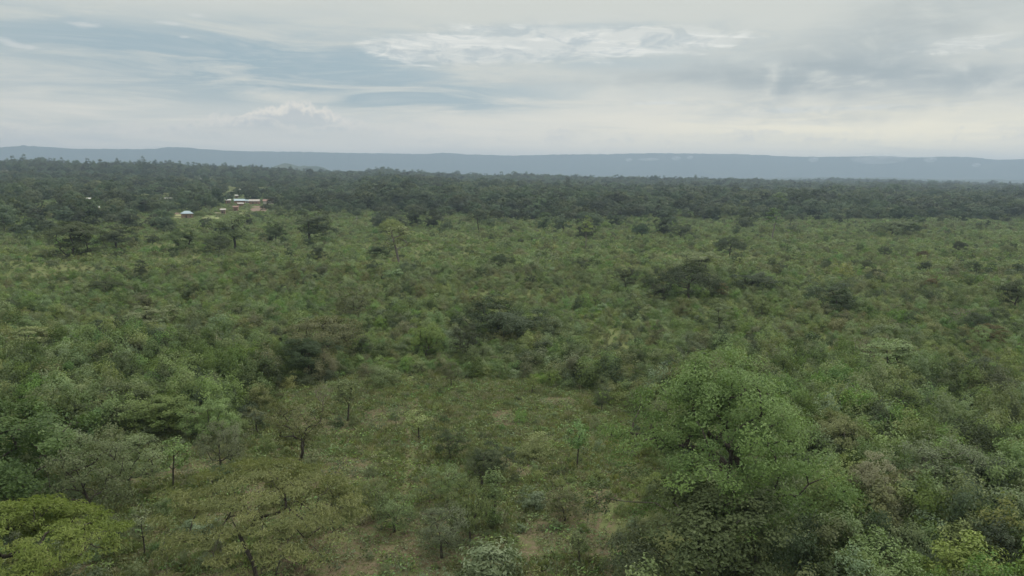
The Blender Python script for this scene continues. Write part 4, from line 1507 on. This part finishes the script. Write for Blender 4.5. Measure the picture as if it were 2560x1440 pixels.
# low bushes dotted over the clearing
x, y = jgrid(44, 125, 2.2, 36)
k = inpoly(x, y, CLEAR) & clear_of_landmarks(x, y, .3) & (np.minimum(pdist(x, y, PATH), pdist(x, y, PATH2)) > 1.1)
k &= rng.random(len(x)) < .25 + .9 * np.clip(fbm(x + 9, y, 18, 3) - .4, 0, 1)
x, y = x[k], y[k]
cc = pick_cols(x, y, [.34, .14, .14, .14, .10, .10, .04, .06])
for xi, yi, ci in zip(x, y, cc):
    cn = COLN[COLS[ci]]
    near_ = math.hypot(xi, yi) < 75
    zone = 'in the near part of the clearing' if near_ else 'in the far part of the clearing'
    o = link('low_bush', NEAR[random.choice(NEARK[COLS[ci]])])
    o.location = (xi, yi, float(terrain(xi, yi)))
    o.rotation_euler = (0, 0, rng.uniform(0, 6.28))
    s_ = rng.uniform(.28, .62)
    o.scale = (s_, s_, s_ * rng.uniform(.8, 1.2))
    tag(o, 'knee high %s bush %s' % (cn, zone), 'bush', 'low %s bushes %s' % (cn, zone))
# slim saplings over the clearing
x, y = jgrid(50, 125, 9.5, 36)
k = inpoly(x, y, CLEAR) & clear_of_landmarks(x, y, .8) & (rng.random(len(x)) < .42)
x, y = x[k], y[k]
for xi, yi in zip(x, y):
    key, kn = [('sapling', 'slim tufted'), ('airy', 'open headed')][int(rng.random() < .5)]
    mt = rng.choice(['mid', 'grey', 'olive', 'dark'], p=[.35, .3, .2, .15])
    h_ = rng.uniform(2.0, 4.2)
    mn = {'dark': 'dark green', 'mid': 'mid green', 'olive': 'olive', 'grey': 'grey green'}[mt]
    plant('young_tree', key, mt, (xi, yi, float(terrain(xi, yi))), h_, h_ * (.5 if key == 'sapling' else .75), '%s %s sapling in the clearing' % (kn, mn), 'sapling', '%s %s saplings in the clearing' % (kn, mn))

# ------------------------------------------------------------------ the woods
FOREST = [KIND['forest'][i][3] for i in range(6)] + [KIND['gum'][i][3] for i in range(3)] + [KIND['canopy'][i][3] for i in range(2)]
FTRUNK = [KIND['forest'][i][2] for i in range(6)] + [KIND['gum'][i][2] for i in range(3)] + [KIND['canopy'][i][2] for i in range(2)]
x, y = jgrid(380, 1300, 11.5)
x2, y2 = jgrid(1300, 2900, 14.0)
x3, y3 = jgrid(2900, 4200, 17)
x, y = np.concatenate([x, x2, x3]), np.concatenate([y, y2, y3])
d = np.hypot(x, y)
a = np.degrees(np.arctan2(x, y))
fe = forest_edge(x, y)
k = ((d > fe) | ((d > fe - 150) & (rng.random(len(d)) < .10))) & off_plots(x, y) & clear_of_landmarks(x, y, 4)
# village slope: open woodland with plots between
vil = np.interp(a, [-40, -30, -22, -15, -11], [.55, .6, .5, .55, 1.0]) * np.where(fbm(x, y, 130, 3) > .44, 1.25, .75)
vil = np.where((d < 1700) & (a < -11), vil, 1.0)
k &= rng.random(len(x)) < np.clip(vil, 0, 1)
# sparse transition on the right
tr = np.where((a > 10) & (d < fe + 160), .55, 1.0)
k &= rng.random(len(x)) < tr
x, y, d, a, fe = x[k], y[k], d[k], a[k], fe[k]
edge_ = np.clip((d - fe) / 110, 0, 1)
h_ = rng.uniform(.58, 1.12, len(x)) * (.60 + .40 * edge_) * np.where((a < -11) & (d < 1500), .72, 1.0)
h_ *= (0.62 + .76 * fbm(x, y, 140, 3)) * np.where(rng.random(len(x)) < .08, 1.25, 1.0)
gum = rng.random(len(x)) < np.where((a < -16) & (d > 1300), .16, .012)
can = rng.random(len(x)) < .24
idx = np.where(gum, 6 + rng.integers(0, 3, len(x)), np.where(can, 9 + rng.integers(0, 2, len(x)), rng.integers(0, 6, len(x))))
hz = h_ * rng.uniform(.85, 1.10, len(x)) * np.where(gum & (d > 1400), 1.1, 1) * np.where((a < -16) & (d > 1550), 1.15, 1.0)
vis = (np.abs(a) < 33.9)
score = np.where(vis, h_ * hz / d ** 2 * (1 + 2 * (d < fe + 30)), -1)
own = np.zeros(len(x), bool)
own[np.argsort(-score)[:270]] = True
scatter('forest', FOREST, x[~own], y[~own], idx[~own], h_[~own], 'dark dense wood covering the rising land', sz=hz[~own])
FN = ['rounded'] * 6 + ['narrow upright'] * 3 + ['flat canopied'] * 2
for i in np.nonzero(own)[0]:
    zone = 'below the village' if a[i] < -11 else 'at the front of the central wood' if a[i] < 12 else 'at the front of the right hand wood'
    o = empty('forest_tree', (x[i], y[i], float(terrain(x[i], y[i]))), rng.uniform(0, 6.28), (h_[i], h_[i], hz[i]))
    tag(o, '%s dark green tree %s' % (FN[idx[i]], zone), 'tree', '%s trees %s' % (FN[idx[i]], zone))
    link('crown', FOREST[idx[i]], o)
    link('trunk', FTRUNK[idx[i]], o)

# ------------------------------------------------------------------ haze
hzm, n = new_mat('haze_air')
pv = n.n('ShaderNodeVolumePrincipled')
pv.inputs['Color'].default_value = (0.475, 0.61, 0.795, 1)
pv.inputs['Density'].default_value = 1.6e-4
pv.inputs['Anisotropy'].default_value = 0.25
n.n('ShaderNodeOutputMaterial', ins={1: pv.outputs[0]})
v, f_ = [], []
zmin = float(min(gme.vertices[i].co.z for i in range(len(gme.vertices)))) - 16
box(v, f_, (0, 0, zmin), (29000, 29000, 372 - zmin))
tag(link('haze', mesh_np('haze', v, f_, [hzm])), kind='stuff')

# wisps of mist caught on the right-hand part of the escarpment
mm, n = new_mat('mist_wisp')
tcd = n.n('ShaderNodeTexCoord')
nz = n.noise(tcd.outputs['Object'], 1.6, 4, 0.6)
vs = n.n('ShaderNodeVolumeScatter', ins={'Color': (0.97, 0.97, 0.97, 1), 'Anisotropy': 0.3})
n.put(vs.inputs['Density'], n.m('MULTIPLY', n.ss(nz, 0.36, 0.74), 0.0075))
n.n('ShaderNodeOutputMaterial', ins={1: vs.outputs[0]})
bmv = []
nu, nv_ = 20, 12
for i in range(nv_ + 1):
    for j in range(nu):
        th, ph = math.pi * i / nv_, 2 * math.pi * j / nu
        bmv.append((math.sin(th) * math.cos(ph), math.sin(th) * math.sin(ph), math.cos(th)))
i, j = np.meshgrid(np.arange(nv_), np.arange(nu), indexing='ij')
bmf = np.stack([i * nu + j, (i + 1) * nu + j, (i + 1) * nu + (j + 1) % nu, i * nu + (j + 1) % nu], -1).reshape(-1, 4)
wisp = mesh_np('mist', bmv, bmf, [mm], smooth=True)
for px, py, hw, hh in ((2195, 396, 62, 13), (1690, 395, 12, 6), (1725, 393, 8, 5), (1620, 398, 28, 4), (1572, 399, 9, 5), (2033, 398, 12, 7), (2325, 398, 14, 7), (2440, 412, 9, 5)):
    a0, e0 = azel(px, py)
    dd = 8850.0
    o = link('mist', wisp)
    o.location = (dd * math.sin(a0), dd * math.cos(a0), CAM_H + dd * math.tan(e0))
    o.rotation_euler = (0, 0, -a0)
    o.scale = (hw / FPX * dd, 70, hh / FPX * dd)
    tag(o, kind='stuff')
